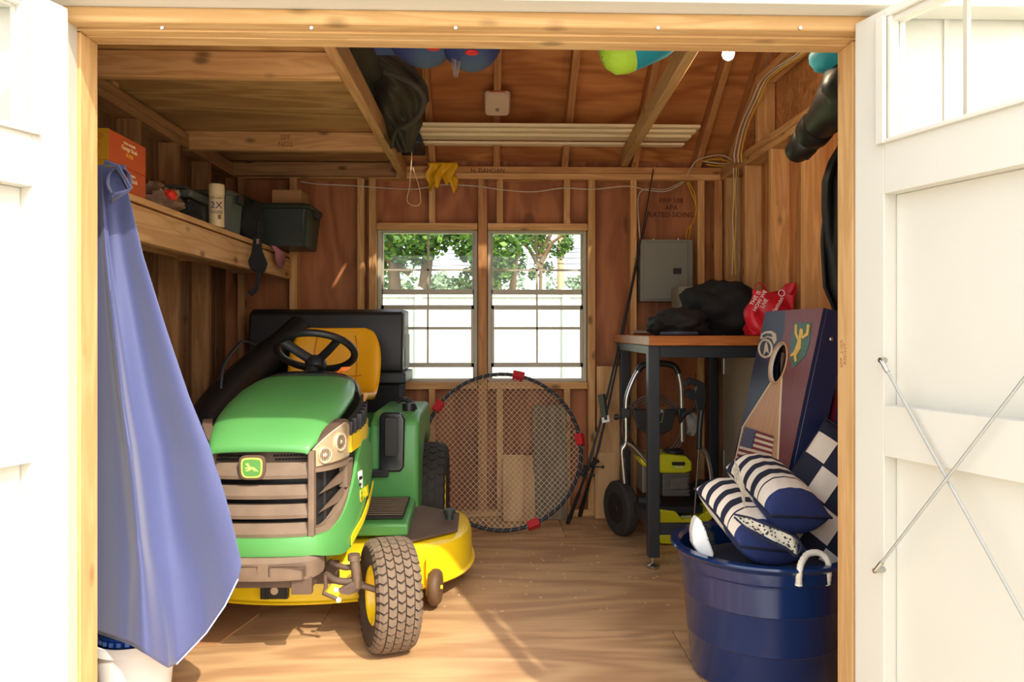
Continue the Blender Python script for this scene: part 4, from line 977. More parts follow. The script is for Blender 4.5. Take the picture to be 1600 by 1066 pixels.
# cardboard on floor
CARD = mat('cardboard', (176, 128, 84), .9, var=.08)
cb = [PN(x, y, V((0,0,0)), V((0,0,1))) for x, y in ((268, 1008), (338, 1010), (404, 962), (420, 905), (300, 905), (240, 960))]
tag(MB().prism([V((p.x, p.y, .001)) for p in cb], (0, 0, .005)).build('cardboard_sheet', CARD), 'flat brown cardboard sheet lying on the floor under the mower nose', 'cardboard')
# orange boxes
ORG = mat('orange_carton', (204, 88, 40), .6, var=.05); YCT = mat('yellow_carton', (196, 146, 22), .6, var=.06); LETT = mat('carton_lettering', (244, 226, 180), .6); LETY = mat('carton_lettering_yellow', (240, 180, 30), .6)
for k in range(2):
    z0 = 1.5265+k*.100
    bxo = empty('carton', (-1.31, 2.55, z0), ('lower orange and yellow carton, directly on the wall shelf', 'upper orange and yellow carton, stacked on top of another on the wall shelf')[k], 'box', 'orange cartons on the shelf')
    MB().box(-1.42, -1.20, 2.422, 2.68, z0, z0+.099).build('carton_body', ORG, bxo, bevel=.002)
    MB().box(-1.42, -1.20, 2.42, 2.4215, z0, z0+.099).build('carton_end', YCT, bxo)
    q = MB()
    for a, b in ((-1.235, .045), (-1.25, .07), (-1.225, .075)): q.tube([V((a+.009*math.cos(t), 2.4195, z0+b+.007*math.sin(t))) for t in [2*math.pi*i/8 for i in range(8)]], .0012, 4, closed=True)
    q.build('carton_doodle', mat('doodle_red', (190, 80, 40), .7), bxo)
    for s_, dz, sz, mt in (('YOUR FAVORITE', .078, .011, LETT), ('Garage Stash', .062, .021, LETT), ('SUPER', .040, .018, LETY)):
        text(s_, 'lettering', mt, bxo, frameM((-1.1995, 2.56, z0+dz), (0, 1, 0), (0, 0, 1)), sz)
# plastic bag with red label
def blob(name, mtl, c, r, seed, amp=.25, n=26, m_=16, par=None, flat=None, freq=2.2, smooth=60):
    rnd = random.Random(seed); ph = [rnd.uniform(0, 6.28) for _ in range(9)]
    c = V(c); r = V(r)
    rings = []
    for q in range(m_+1):
        p = max(.03, min(math.pi-.03, math.pi*q/m_)); ring = []
        for k in range(n):
            t = 2*math.pi*k/n; d = V((math.cos(t)*math.sin(p), math.sin(t)*math.sin(p), -math.cos(p)))
            f = 1+amp*(math.sin(freq*3*d.x+ph[0])*math.sin(freq*2.6*d.z+ph[1])+.6*math.sin(freq*5*d.y+ph[2]+3*d.x)*math.cos(freq*4*d.z+ph[3])+.35*math.sin(freq*9*(d.x+d.z)+ph[4])*math.sin(freq*8*d.y+ph[5]))
            pt_ = V((c.x+d.x*r.x*f, c.y+d.y*r.y*f, c.z+d.z*r.z*f))
            if flat is not None: pt_.z = max(pt_.z, flat)
            ring.append(pt_)
        rings.append(ring)
    return MB().loft(rings).build(name, mtl, par, smooth=smooth)
zs = 1.5265
pb = blob('plastic_bag', mat('dull_plastic_bag', (132, 104, 84), .35, var=.3, scale=30), (-1.26, 2.90, zs+.055), (.09, .11, .06), 3, .22, flat=zs)
tag(pb, 'crumpled pale plastic bag beside the orange cartons on the shelf', 'bag')
tag(blob('red_pouch', mat('red_label', (214, 50, 36), .4), (-1.19, 2.86, zs+.062), (.022, .035, .022), 5, .2, flat=zs), 'small bright red pouch lying on the crumpled plastic bag', 'pouch')
tag(blob('cloth_bundle', BLACKC, (-1.22, 3.05, zs+.03), (.06, .1, .035), 8, .25, flat=zs), 'dark cloth bundle between plastic bag and grey tool case on the shelf', 'cloth')
# grey tool case
tc = empty('tool_case', (-1.3, 3.22, zs), 'dark grey lidded tool case behind the spray can on the shelf', 'tool case')
MB().box(-1.43, -1.22, 3.12, 3.30, zs, zs+.10).build('case_body', BLACKP, tc, bevel=.008)
MB().box(-1.44, -1.205, 3.105, 3.315, zs+.101, zs+.135).build('case_lid', GREYP, tc, bevel=.012, segs=3)
mb = MB(); mb.tube(smoothpts([(-1.40, 3.2, zs+.135), (-1.39, 3.2, zs+.158), (-1.27, 3.2, zs+.158), (-1.26, 3.2, zs+.135)], 4), .009, 8); mb.build('case_handle', GREYP, tc, smooth=50)
# spray can
scx = P(344, 340, 3.26); sp_ = empty('spray_can', (scx.x-.015, 3.26, zs), 'cream spray paint can marked 2X standing at the shelf edge', 'spray can')
c = wloc(sp_); CANC = mat('cream_can', (214, 190, 146), .4, var=.03)
MB().lathe([(.030, 0), (.032, .003), (.032, .006), (.0315, .012), (.0315, .128), (.030, .136)], c, n=28).build('can_body', CANC, sp_, smooth=40)
MB().lathe([(.0325, .134), (.0325, .176), (.030, .182), (.0, .184)], c, n=28).build('can_cap', mat('can_cap_cream', (222, 200, 158), .4, var=.02), sp_, smooth=40)
lf = V((.32, -.95, 0)).normalized(); lx = V((.95, .32, 0)).normalized()
text('2X', 'lettering', mat('can_blue', (24, 34, 92), .5), sp_, frameM(c+lf*.0325+V((0,0,.088)), lx, (0,0,1)), .040, .0012)
text('RUST-OLEUM', 'lettering', BLACKP, sp_, frameM(c+lf*.0325+V((0,0,.120)), lx, (0,0,1)), .0085, .0010)
text('ULTRA COVER\nPAINT+PRIMER', 'lettering', BLACKP, sp_, frameM(c+lf*.0325+V((0,0,.060)), lx, (0,0,1)), .0075, .0010)
mb = MB(); mb.obox(c+lf*.0322+lx*.012+V((0,0,.040)), lx*.006, lf*.001, V((0,0,.009))); mb.build('can_print', mat('print_brown', (120, 90, 60), .6), sp_)
# bins on the shelf
def bin_(nm, lab, x0, x1, y0, y1, z0, h, m1, m2, cat='storage bin'):
    r = empty(nm, ((x0+x1)/2, (y0+y1)/2, z0), lab, cat)
    t = .012; cx, cy = (x0+x1)/2, (y0+y1)/2
    def rg(s_, z): 
        hx, hy = (x1-x0)/2*s_, (y1-y0)/2*s_; b = .02
        return [V((cx+sx_*hx+(b if kx else 0)*-sx_, cy+sy_*hy+(0 if kx else b)*-sy_, z)) for sx_, sy_, kx in ((-1,-1,0),(-1,-1,1),(1,-1,1),(1,-1,0),(1,1,0),(1,1,1),(-1,1,1),(-1,1,0))]
    MB().loft([rg(.88, z0), rg(.96, z0+h*.6), rg(.965, z0+h*.62), rg(1.0, z0+h*.86), rg(1.0, z0+h*.88)]).build('bin_body', m1, r, bevel=.003, smooth=35)
    MB().loft([rg(1.05, z0+h*.88), rg(1.05, z0+h*.95), rg(1.0, z0+h), rg(.9, z0+h)]).build('bin_lid', m2, r, bevel=.003, smooth=35)
    MB().box(x1-.002, x1+.02, cy-.03, cy+.03, z0+h*.72, z0+h*.93).build('latch', BLACKP, r, bevel=.003)
    mb = MB(); mb.box(x0+.03, x0+.04, y0-.003, y0+.006, z0+.02, z0+h*.6).box(x1-.04, x1-.03, y0-.003, y0+.006, z0+.02, z0+h*.6); mb.build('bin_rib', m1, r)['kind'] = 'stuff'
    return r
bin_('storage_bin', 'small grey green bin with a rounded lid right of the spray can', -1.33, -1.155, 3.42, 3.60, zs, .19, GREYP, GREYP)
bin_('storage_bin', 'dark lidded tote overhanging the far end of the shelf', -1.30, -.945, 3.98, 4.30, zs, .225, DKGREEN, DKGREEN)
cbx = empty('cardboard_box', (-1.1, 4.2, 1.757), 'small brown cardboard box on top of the dark lidded tote', 'box')
MB().box(-1.16, -1.005, 4.08, 4.25, 1.7530, 1.835).build('box_body', CARD, cbx); MB().box(-1.16, -1.005, 4.085, 4.245, 1.836, 1.839).build('box_flap', CARD, cbx)
bg_ = blob('camera_bag', BLACKC, (-1.19, 3.76, zs+.10), (.075, .10, .115), 11, .12, flat=zs)
tag(bg_, 'bulky black padded bag between the two lidded bins on the shelf', 'bag')
hs_ = empty('hanging_strap_bag', P(400, 372, 3.64), 'black pouch and strap hanging over the shelf edge', 'pouch')
Xh = sx+.012
def hq(x, y, d=0): p = P(x+2, y, 3.50); return V((p.x, 3.50-d, p.z))
MB().prism([hq(x, y) for x, y in ((394,368),(404,368),(407,392),(415,412),(411,424),(404,428),(388,420),(385,408),(390,396))], (0, .02, 0)).build('pouch', BLACKC, hs_, bevel=.004)
mb = MB(); mb.tube(smoothpts([hq(404,426,.01), hq(402,440,.012), hq(398,452,.01), hq(389,460,.012)], 4), [.010]*8+[.014]*5, 8, sx=.4); mb.build('strap', BLACKC, hs_, smooth=50); mb = MB(); mb.tube(smoothpts([hq(400,345,0), hq(401,358,0), hq(402,372,0)], 3), .006, 6); mb.build('strap', BLACKC, hs_, smooth=50)
MB().box(hq(399,0).x, hq(403,0).x, 3.496, 3.4995, hq(0,380).z, hq(0,372).z).build('buckle', CHROME, hs_)
Xh2 = Xh+.008
def hr(x, y): p = PX(x, y, Xh2); return V((Xh2, p.y, p.z))
tag(MB().loft([[hr(425,384)+V((0,-.01,0)), hr(425,384)+V((.012,.02,0))], [hr(428,395)+V((.01,-.01,0)), hr(434,395)+V((.03,.02,0))], [hr(431,407)+V((.0,-.01,0)), hr(438,407)+V((.02,.02,0))], [hr(436,420), hr(437,420)+V((.01,.01,0))]], cap=False, closed=False).build('pink_ribbon', mat('pink_cloth', (186, 116, 130), .8), smooth=60, solid=.006), 'dusty pink ribbon draped over the far end of the shelf', 'ribbon')
# ================================================================ OVERHEAD
# olive tarp spilling off the loft
OLIVE = mat('olive_tarp', (62, 56, 42), .8, var=.3, scale=6, bump=.2)
tp = empty('folded_tarp', (-.45, 3.2, 2.07), 'crumpled dark olive tarp spilling off the loft edge', 'tarp')
def tf(u, v):
    t = [(556,86),(566,150),(590,205),(622,238)]; 
    xl = lerp2(v, [(0,548),(.3,560),(.6,580),(1,622)]); xr = lerp2(v, [(0,600),(.15,645),(.35,668),(.5,670),(.62,655),(.72,660),(.85,650),(1,645)])
    y = 78+v*160; x = xl+u*(xr-xl)
    f = .10*math.sin(math.pi*u)+.028*math.sin(u*11+v*7)+.03*math.sin(v*13+u*4)*math.sin(3*u+1)+.014*math.sin(u*25-v*19)+.02*abs(math.sin(v*9-u*6))
    return P(x, y, 3.15+.5*v-f+.12*abs(u-.5))
MB().grid(tf, 60, 60).build('tarp_cloth', OLIVE, tp, smooth=60, solid=.006)
blob('tarp_roll', OLIVE, (-.62, 3.05, 2.17), (.16, .5, .10), 4, .12, par=tp, flat=2.072)
mb = MB(); mb.tube(smoothpts([P(600,112,3.04), P(640,128,3.02), P(662,152,3.06), P(655,180,3.12), P(630,200,3.2)], 5), .012, 8); mb.tube(smoothpts([P(612,230,3.55), P(618,205,3.4), P(640,190,3.3)], 4), .010, 8); mb.build('tarp_fold', OLIVE, tp, smooth=60)
tag(MB().box(-.62, -.36, 4.0, 4.3, 2.075, 2.13).build('dark_blue_case', mat('blue_black', (26, 30, 48), .5), bevel=.01), 'flat dark blue case on the loft above the wall plate', 'case')
# stacked trim boards lying on the beams
for k, (xa, xb, y, z, hh) in enumerate(((640, 1090, 4.13, 2.150, .018), (640, 1086, 4.12, 2.168, .010), (631, 1070, 4.12, 2.140, .0085))):
    pass
tl = [(642, 1091, 2.178, .016, 4.05), (642, 1086, 2.160, .016, 4.06), (630, 1080, 2.1425, .016, 4.08), (632, 1072, 2.1385, .014, 4.20)]
for k, (xa, xb, z, hh, y) in enumerate(tl):
    a = P(xa, 225, y); b = P(xb, 225, y)
    o = board('trim_board', (a.x, y+.02*k, z+(.0 if k < 3 else .0)), (max(b.x, .97), y+.02*k, z+(0 if k < 3 else .0)), .09 if k < 3 else .06, hh, TRIMWOOD, bevel=.002)
    tag(o, ('pale primed trim board, topmost of the stack across the ceiling beams', 'pale primed trim board, second from the top of the stack across the ceiling beams', 'pale primed trim board, third from the top of the stack across the ceiling beams', 'narrow pale trim board, rearmost on the ceiling beams')[k], 'board', 'trim boards on the ceiling beams')
# motion light / alarm box
al = P(777, 166, 4.02); ab = empty('ceiling_alarm', (al.x, al.y, al.z), 'white square alarm unit fixed to a roof rafter', 'alarm')
zc_ = roofz(al.y); n1 = V((0, -PITCH, -1)).normalized(); t1 = V((0, -1, PITCH)).normalized(); cc = V((al.x, al.y, al.z))
cc = V((al.x, al.y, roofz(al.y)))+n1*.016
def rr(s_, r_, o_, k=6):
    out = []
    for sx_, sy_, a0 in ((1,1,0),(-1,1,math.pi/2),(-1,-1,math.pi),(1,-1,1.5*math.pi)):
        for i in range(k+1):
            a = a0+math.pi/2*i/k; out.append(cc+V((1,0,0))*(sx_*(s_-r_)+r_*math.cos(a))+t1*(sy_*(s_-r_)+r_*math.sin(a))+n1*o_)
    return out
MB().loft([rr(.060, .02, -.016), rr(.068, .02, -.012), rr(.068, .02, .016), rr(.060, .018, .028), rr(.03, .01, .030)]).build('alarm_body', mat('aged_white_plastic', (214, 186, 152), .5, var=.03), ab, smooth=40)
MB().lathe([(.011, -.002), (.011, .004), (.007, .006), (0, .006)], cc+n1*.028-t1*.02, n1, 16).build('sensor', mat('grey_sensor', (140, 128, 112), .3), ab, smooth=40)
MB().obox(cc+t1*.069-n1*.004, (.04, 0, 0), t1*.002, n1*.006).build('label_strip', mat('orange_strip', (196, 110, 60), .6), ab)
# bulb
bp_ = P(1138, 84, 2.72); lb = empty('light_bulb', (bp_.x, bp_.y, bp_.z), 'lit bulb shining beside the pale ceiling beam near the door', 'light bulb')
BULB = mat('lit_bulb', (255, 226, 170), .3, emit=30)
MB().sphere(bp_, (.022, .022, .024)).build('bulb', BULB, lb, smooth=80)
mb = MB(); mb.cyl(bp_+V((0,0,.018)), bp_+V((0,0,.055)), .016, .018, n=16); mb.cyl(bp_+V((0,0,.055)), bp_+V((0,0,.075)), .045, n=20); mb.box(bp_.x-.09, bp_.x+.02, bp_.y-.02, bp_.y+.02, bp_.z+.075, bp_.z+.09); mb.build('socket', WHITEP, lb, smooth=40)
pl = bpy.data.lights.new('bulb_light', 'POINT'); pl.energy = BULBW; pl.color = (1, .82, .58); pl.shadow_soft_size = .03
lo_ = bpy.data.objects.new('bulb_light', pl); COL.objects.link(lo_); lo_.location = V((0, -.0, -.032)); lo_.parent = lb
# floats and toys up near the header
BLF = mat('blue_float', (28, 46, 112), .5, var=.1); LIME = mat('lime_fabric', (176, 220, 60), .7, bump=.3, scale=120); TEAL = mat('teal_fabric', (30, 150, 170), .6)
fl = empty('pool_float', P(700, 60, 2.45), 'blue inflatable pool float lying across the beams above the doorway', 'pool float')
a = P(600, 66, 2.45); b = P(770, 62, 2.45)
mb = MB()
cA = P(735, 50, 2.45); cB = P(655, 46, 2.45)
mb.sphere(cA, (.11, .30, .083), 24, 14); mb.sphere(cB, (.12, .30, .074), 24, 14); mb.box(cB.x-.16, cA.x-.05, 2.3, 2.6, cB.z-.03, cB.z+.03)
mb.build('float_body', BLF, fl, smooth=50)
for px, py in ((737, 83), (677, 76)):
    p = P(px, py-1, 2.34); MB().sphere(p, (.022, .02, .007)).build('valve', RED, fl, smooth=60)
mt2 = empty('mesh_tassel', P(712, 80, 2.5), 'small silvery mesh tassel hanging from the pool float', 'tassel')
mb = MB()
for k in range(9):
    x = 706+k*1.5; mb.tube(smoothpts([P(x, 74, 2.5), P(x+1.2*math.sin(k), 95, 2.5), P(712+(x-712)*.5, 118+3*math.sin(k*2), 2.5)], 3), .0012, 4)
mb.build('strand', mat('silver_thread', (176, 160, 150), .4, metal=.4), mt2)['kind'] = 'stuff'
bl = empty('swim_ball', P(985, 70, 2.5), 'lime green and teal fabric float peeking below the doorway header', 'pool float')
c1 = P(978, 73, 2.5); 
mb = MB(); ax = (P(1030, 50, 2.5)-c1).normalized()
mb.lathe([(.004, -.088), (.045, -.082), (.072, -.06), (.083, -.025), (.084, .0)], c1, ax, 28, cap=False); mb.build('lime_end', LIME, bl, smooth=60)
MB().lathe([(.084, .0), (.085, .05), (.084, .12), (.07, .17), (.03, .2), (.004, .205)], c1, ax, 28, cap=False).build('teal_body', TEAL, bl, smooth=60)
# things on right wall high up
te = P(1316, 70, 2.35); to = blob('teal_dry_bag', TEAL, (te.x+.02, 2.4, te.z+.0), (.085, .14, .060), 6, .05); tag(to, 'teal bag stored high in the upper right corner', 'bag')
hk = empty('storage_hook', P(1300, 95, 2.6), 'black curved double hook arms in the upper right corner', 'hook')
mb = MB(); mb.tube(smoothpts([P(1270,99,2.6), P(1278,104,2.6), P(1295,110,2.58), P(1320,107,2.55), P(1345,104,2.5)], 4), .008, 8); mb.build('hook_arm', BLACKP, hk, smooth=50)
mb = MB(); mb.tube(smoothpts([P(1284,83,2.6), P(1292,88,2.6), P(1310,96,2.58), P(1345,101,2.5)], 4), .008, 8); mb.build('hook_arm', BLACKP, hk, smooth=50)
# leaf blower
lbz = empty('leaf_blower', P(1290, 180, 2.7), 'black leaf blower hanging nozzle down from the right wall', 'leaf blower')
def LB(px, py, t): return P(px, py, 2.85-.35*t)
A0, A1, A2, A3, A4 = LB(1244, 238, 0), LB(1268, 210, .35), LB(1277, 198, .5), LB(1303, 170, .8), LB(1345, 140, 1.15)
mb = MB(); mb.tube([A0+(A1-A0)*.02, A0, A0+(A1-A0)*.05, A1], [.036, .043, .045, .056], 28, cap=False); mb.build('nozzle', BLACKP, lbz, smooth=45, solid=.003)
MB().tube([A0+(A1-A0)*.12, A0+(A1-A0)*.14], [.036, .036], 24).build('nozzle_shade_disc', mat('nozzle_shade_black', (6, 6, 6), .9), lbz)  # added black disc, stands in for the shade within the nozzle
mb = MB(); mb.tube([A1, A1+(A2-A1)*.2, A2, A2+(A3-A2)*.1], [.06, .064, .064, .060], 28); mb.build('collar_ring', BLACKP, lbz, smooth=45)
mb = MB(); mb.tube([A2, A3, A3+(A4-A3)*.3, A4], [.056, .076, .10, .12], 28); bt = mb.build('blower_tube', BLACKP, lbz, smooth=50)
mb = MB(); up = V((-.35, -.2, .9))
mb.bar(LB(1288,168,.55), LB(1303,152,.75), .02, .02); mb.build('tube_latch', BLACKP, bt, bevel=.003)
mb = MB(); d = (A1-A0); n_ = d.cross(V((0,0,1))).normalized(); mb.bar(A0+d*.35-V((0,0,.046))-n_*.02, A0+d*.9-V((0,0,.05))-n_*.02, .012, .012); mb.bar(A0+d*.35+V((0,0,.047))+n_*.0, A0+d*.9+V((0,0,.053)), .012, .012); mb.build('nozzle_rib', BLACKP, bt)
blob('motor_housing', BLACKP, P(1350, 128, 2.42), (.13, .12, .11), 2, .06, par=lbz)
# black coat
ct = empty('hanging_coat', P(1300, 240, 2.7), 'long black jacket hanging on the right wall beside the door jamb', 'jacket')
def cf(u, v):
    xl = lerp2(v, [(0,1312),(.1,1296),(.22,1286),(.6,1284),(.85,1288),(1,1305)]); xr = 1362
    x = xl+u*(xr-xl); y = 226+v*262
    return P(x, y, 2.74-.06*math.sin(math.pi*u)-.02*math.sin(u*17+v*3)-.012*math.sin(u*29-v*5))
MB().grid(cf, 44, 40).build('coat_body', mat('black_nylon', (30, 32, 32), .75, var=.2, scale=8), ct, smooth=60, solid=.01)
mb = MB(); mb.tube([P(1330, 232, 2.74), P(1330, 220, 2.85), V((XR, 2.9, 1.83))], .006, 8); mb.build('hanging_loop', BLACKP, ct)
# yellow gloves and string
yg = empty('yellow_gloves', P(690, 256, 4.36), 'crumpled yellow rubber gloves hanging from the back top plate', 'gloves')
def gf(u, v):
    x = 667+u*46+3*math.sin(v*9); y = 254+v*(34+8*math.sin(u*9)+6*math.sin(u*23))
    return P(x, y, 4.362-.012*math.sin(u*14+v*5)-.016*math.sin(math.pi*u))
MB().grid(gf, 30, 14).build('glove_cloth', mat('glove_yellow', (226, 170, 20), .5, var=.15, scale=30), yg, smooth=50, solid=.006)
st_ = MB(); st_.tube(smoothpts([P(644,216,4.0), P(643,250,4.0), P(640,290,4.0), P(636,314,4.0), P(648,322,4.0), P(657,316,4.0), P(654,290,4.0), P(645,262,4.0)], 5), .0022, 6)
tag(st_.build('string_loop', mat('pale_string', (226, 200, 156), .8), smooth=60), 'pale string loop dangling from the end of the trim boards', 'string')
# ================================================================ BACK WALL
ep = empty('breaker_panel', P(1042, 470, 4.36), 'grey metal electrical breaker panel on the back wall', 'electrical panel')
a = P(1001, 374, 4.335); b = P(1083, 471, 4.335)
MB().box(a.x, b.x, 4.34, 4.48, b.z, a.z).build('panel_box', PANELG, ep, bevel=.003)
MB().box(a.x+.018, b.x-.03, 4.333, 4.3395, b.z+.012, a.z-.016).build('panel_door', PANELG, ep, bevel=.004, segs=3)
c = P(1058, 423, 4.333); MB().box(c.x-.024, c.x+.024, 4.327, 4.3325, c.z-.02, c.z+.014).build('panel_handle', BLACKM, ep, bevel=.002)
mb = MB()
for px in (1021, 1060): p = P(px, 374, 4.335); mb.sphere(p, (.006, .006, .007), 8, 6)
mb.build('panel_clip', CHROME, ep)['kind'] = 'stuff'
def cable(lab, pts, mt, r=.0035, grp='house wiring'):
    o = MB().tube(smoothpts(pts, 5), r, 6).build('electrical_cable', mt, smooth=60); tag(o, lab, 'cable', grp); return o
yb_ = YB-.006
cable('white cable drooping between the studs above the windows on the back wall', [P(x, y, yb_) for x, y in ((470,284),(500,288),(550,290),(640,296),(690,289),(745,291),(780,296),(830,300),(880,294),(925,296),(980,291),(1010,297),(1040,299),(1060,290),(1068,284))], WIREW)
cable('white cable curling down behind the fishing rods beside the breaker panel', [P(x, y, yb_+.03) for x, y in ((1066,284),(1040,296),(1010,295),(998,305),(997,330),(1000,374))], WIREW)
cable('yellow cable running down to the top of the breaker panel', [P(x, y, yb_+.03) for x, y in ((1073,284),(1080,300),(1088,325),(1084,345),(1074,360),(1072,374))], WIREY)
cable('second yellow cable beside the breaker panel, bowing further right', [P(x, y, yb_+.03) for x, y in ((1076,284),(1086,305),(1087,335),(1079,356),(1076,374))], WIREY)
def RW(px, py, X=XR-.006): p = PX(px, py, X); return p
cable('pale cable running down the right wall in the back corner', [RW(1146, 262), RW(1147, 300), RW(1145, 340), RW(1146, 380), RW(1144, 430)], WIREW)
cable('yellow cable running down the right wall corner beside a pale one', [RW(1151, 262), RW(1149, 300), RW(1150, 345), RW(1148, 390), RW(1150, 430)], WIREY)
cable('grey cable tied to the corner cable bundle on the right wall', [RW(1154, 264), RW(1153, 310), RW(1151, 350), RW(1155, 400), RW(1154, 440)], mat('grey_cable', (150, 140, 124), .5))
RR_ = lambda px, py, X: PX(px, py, X)
for k, (dx, mt_, lb_) in enumerate(((0, WIREW, 'white cable climbing the corner rafter beside the right gable'), (6, WIREW, 'second white cable climbing the corner rafter, just right of its twin'), (11, WIREY, 'yellow cable climbing the corner rafter beside the right gable'))):
    cable(lb_, [RR_(x+dx, y, XR-.02-.0*k) for x, y in ((1148,254),(1148,236),(1158,195),(1176,155),(1190,125),(1215,104),(1240,88),(1262,70))], mt_)
cable('loose coil of cable above the back right corner plate', [P(x, y, 4.33) for x, y in ((1072,276),(1080,262),(1090,250),(1110,244),(1130,243),(1144,252),(1130,256),(1112,254),(1098,252))], WIREW)
cable('loose yellow coil above the back right corner plate', [P(x, y, 4.33) for x, y in ((1100,252),(1115,249),(1135,251),(1140,258),(1120,259),(1104,257))], WIREY)
M_ = frameM(P(1049, 325, YB+W4-.002), (1, 0, 0), (0, 0, 1))
text('PRP 108\nAPA\nRATED SIDING', 'ink_stamp', STAMP, wb, M_, .042, .0006)
text('N. DAHOAN', 'ink_stamp', STAMP, wb, frameM(P(762, 267, YB-.0012), (1, 0, 0), (0, 0, 1)), .035, .0006)
text('SPF\nNO2', 'ink_stamp', mat('loft_ink', (140, 92, 54), .9), lo, frameM(V((P(446, 224, 3.71).x, 3.7095, 2.008)), (1, 0, 0), (0, 0, 1)), .034, .0004)
# scrap boards leaning on the back wall
def lean(lab, x0, x1, z1, yb, m_, t=.012, grp=None, yt=YB-.016):
    a = V(((x0+x1)/2, yb, 0.002)); b = V(((x0+x1)/2, yt, z1)); d = b-a
    o = board('leaning_board', a, b, x1-x0, t, m_, up=V((0, -d.z, d.y)).normalized()); tag(o, lab, 'board', grp or 'leaning boards'); return o
px2 = lambda x: P(x, 700, 4.33).x
lean('weathered grey brown board leaning behind the net hoop', px2(833), px2(886), P(0, 636, 4.37).z, 4.31, SCRAP_G)
lean('short pale plywood scrap leaning behind the lower part of the net hoop', px2(786), px2(820), P(0, 716, 4.35).z, 4.28, SCRAP)
lean('narrow pale plywood strip beside the short scrap behind the net hoop', px2(818), px2(835), P(0, 717, 4.35).z, 4.25, SCRAP, .02)
lean('pale plywood offcut standing between the fishing rods and the bench', px2(930), px2(967), P(0, 680, 4.35).z, 4.33, SCRAP)
lean('upper plywood offcut behind the fishing rods beside the bench', px2(934), px2(972), P(0, 574, 4.35).z, 4.352, SCRAP, .008)
# net hoop
hb = PN(785, 826, V((0,0,0)), V((0,0,1))); 
cH = V((P(785, 700, 4.14).x, 4.14, .432)); top = V((cH.x, 4.30, .86)); 
uh = V((1, 0, 0)); vh = V((0, .155, .405)).normalized(); nh = uh.cross(vh)
hoop = empty('net_hoop', (cH.x, 4.0, 0), 'large round black hoop strung with white netting leaning below the windows', 'net hoop')
R_ = .432
HP = lambda a, r_=R_: cH+uh*r_*math.cos(a)+vh*r_*math.sin(a)
mb = MB(); mb.tube([HP(2*math.pi*k/72) for k in range(72)], .0105, 8, closed=True); mb.build('rim', mat('black_rim', (34, 34, 38), .6), hoop, smooth=60)
mb = MB(); mb.tube([HP(2*math.pi*k/720, R_)+(uh*math.cos(2*math.pi*k/720)+vh*math.sin(2*math.pi*k/720))*.0125*math.cos(k*.55)+nh*.0125*math.sin(k*.55) for k in range(720)], .0014, 4, closed=True); mb.build('lacing', mat('grey_cord', (150, 148, 150), .8), hoop)
mb = MB(); NN = 19
for fam in (0, 1):
    ca, sa = (math.cos(.82), math.sin(.82)) if fam == 0 else (math.cos(2.32), math.sin(2.32))
    for k in range(-NN, NN+1):
        o_ = k*R_/(NN+.5); h_ = math.sqrt(max(0, R_*R_-o_*o_))
        pts = []
        for i in range(11):
            t = -h_+2*h_*i/10; x = ca*t-sa*o_; y = sa*t+ca*o_; r2 = (x*x+y*y)/(R_*R_)
            pts.append(cH+uh*(x+.006*math.sin(9*y))+vh*(y-.02*(1-r2))-nh*(-.05)*(1-r2)*1)
        mb.tube(pts, .0011, 4, cap=False)
mb.build('netting', mat('net_cord', (206, 196, 170), .8), hoop)['kind'] = 'stuff'
for px, py in ((811, 583), (676, 629), (907, 687), (691, 782), (830, 811)):
    p = PN(px, py, cH, nh); d = p-cH; a = math.atan2(d.dot(vh), d.dot(uh)); da = .075
    mb = MB(); pts = [HP(a-da+2*da*i/6) for i in range(7)]; mb.tube(pts, .029, 4); mb.build('foam_grip', RED, hoop, bevel=.003)
# fishing rods
def frod(lab, pts, reel, par_):
    r = empty('fishing_rod', pts[0], lab, 'fishing rod', 'fishing rods')
    s_ = smoothpts(pts, 6); n = len(s_)
    MB().tube(s_, [.0085-.0055*i/n for i in range(n)], 8).build('rod_blank', mat('rod_black', (30, 26, 24), .4), r, smooth=60)
    k = max(2, int(n*.16)); MB().tube([s_[0], s_[1], s_[k//2], s_[k]], [.012, .013, .012, .010], 10).build('handle_grip', BLACKP, r, smooth=50)
    mb = MB(); mb.lathe([(.008,-.028),(.022,-.026),(.022,-.020),(.014,-.018),(.014,.018),(.022,.020),(.022,.026),(.008,.028)], reel, (.5, -.3, .8), 18); mb.bar(reel, reel+V((.0, .0, .0))-V((.03, 0, .0)), .01, .01); mb.cyl(reel+V((0,-.0,-.02)), reel+V((.045,-.01,-.02)), .004, n=8); mb.sphere(reel+V((.048,-.01,-.02)), .010, 8, 6)
    mb.build('reel', BLACKM, r, smooth=45)
    for f in (.35, .5, .63, .75, .86, .95):
        p = s_[int(f*(n-1))]; mb = MB(); mb.tube([p+V((-.009+.009*math.cos(t)*1, -.0, .009*math.sin(t))) for t in [2*math.pi*i/8 for i in range(8)]], .0012, 4, closed=True); mb.build('line_guide', CHROME, r)
    return r
frod('black fishing rod with its butt nearest the net hoop', [PN(887,818,V((0,0,0.004)),V((0,0,1))), P(915,740,4.13), P(943,640,4.19), P(975,500,4.27), P(1003,365,4.34), P(1021,264,4.372)], P(913, 736, 4.10), 0)
frod('black fishing rod with its butt nearer the bench, crossing the other near the reels', [PN(906,806,V((0,0,0.004)),V((0,0,1))), P(925,738,4.25), P(942,672,4.28), P(966,560,4.32), P(994,420,4.35), P(1013,330,4.372)], P(928, 724, 4.22), 0)
rc = P(911, 780, 4.12)
lbx = empty('tackle_box', P(942, 650, 4.2), 'small grey green tackle case with a white tag strapped to a fishing rod', 'tackle case')
mb = MB(); mb.bar(P(940, 616, 4.16), P(945, 652, 4.15), .042, .03); mb.build('case_body', GREYP, lbx, bevel=.003)
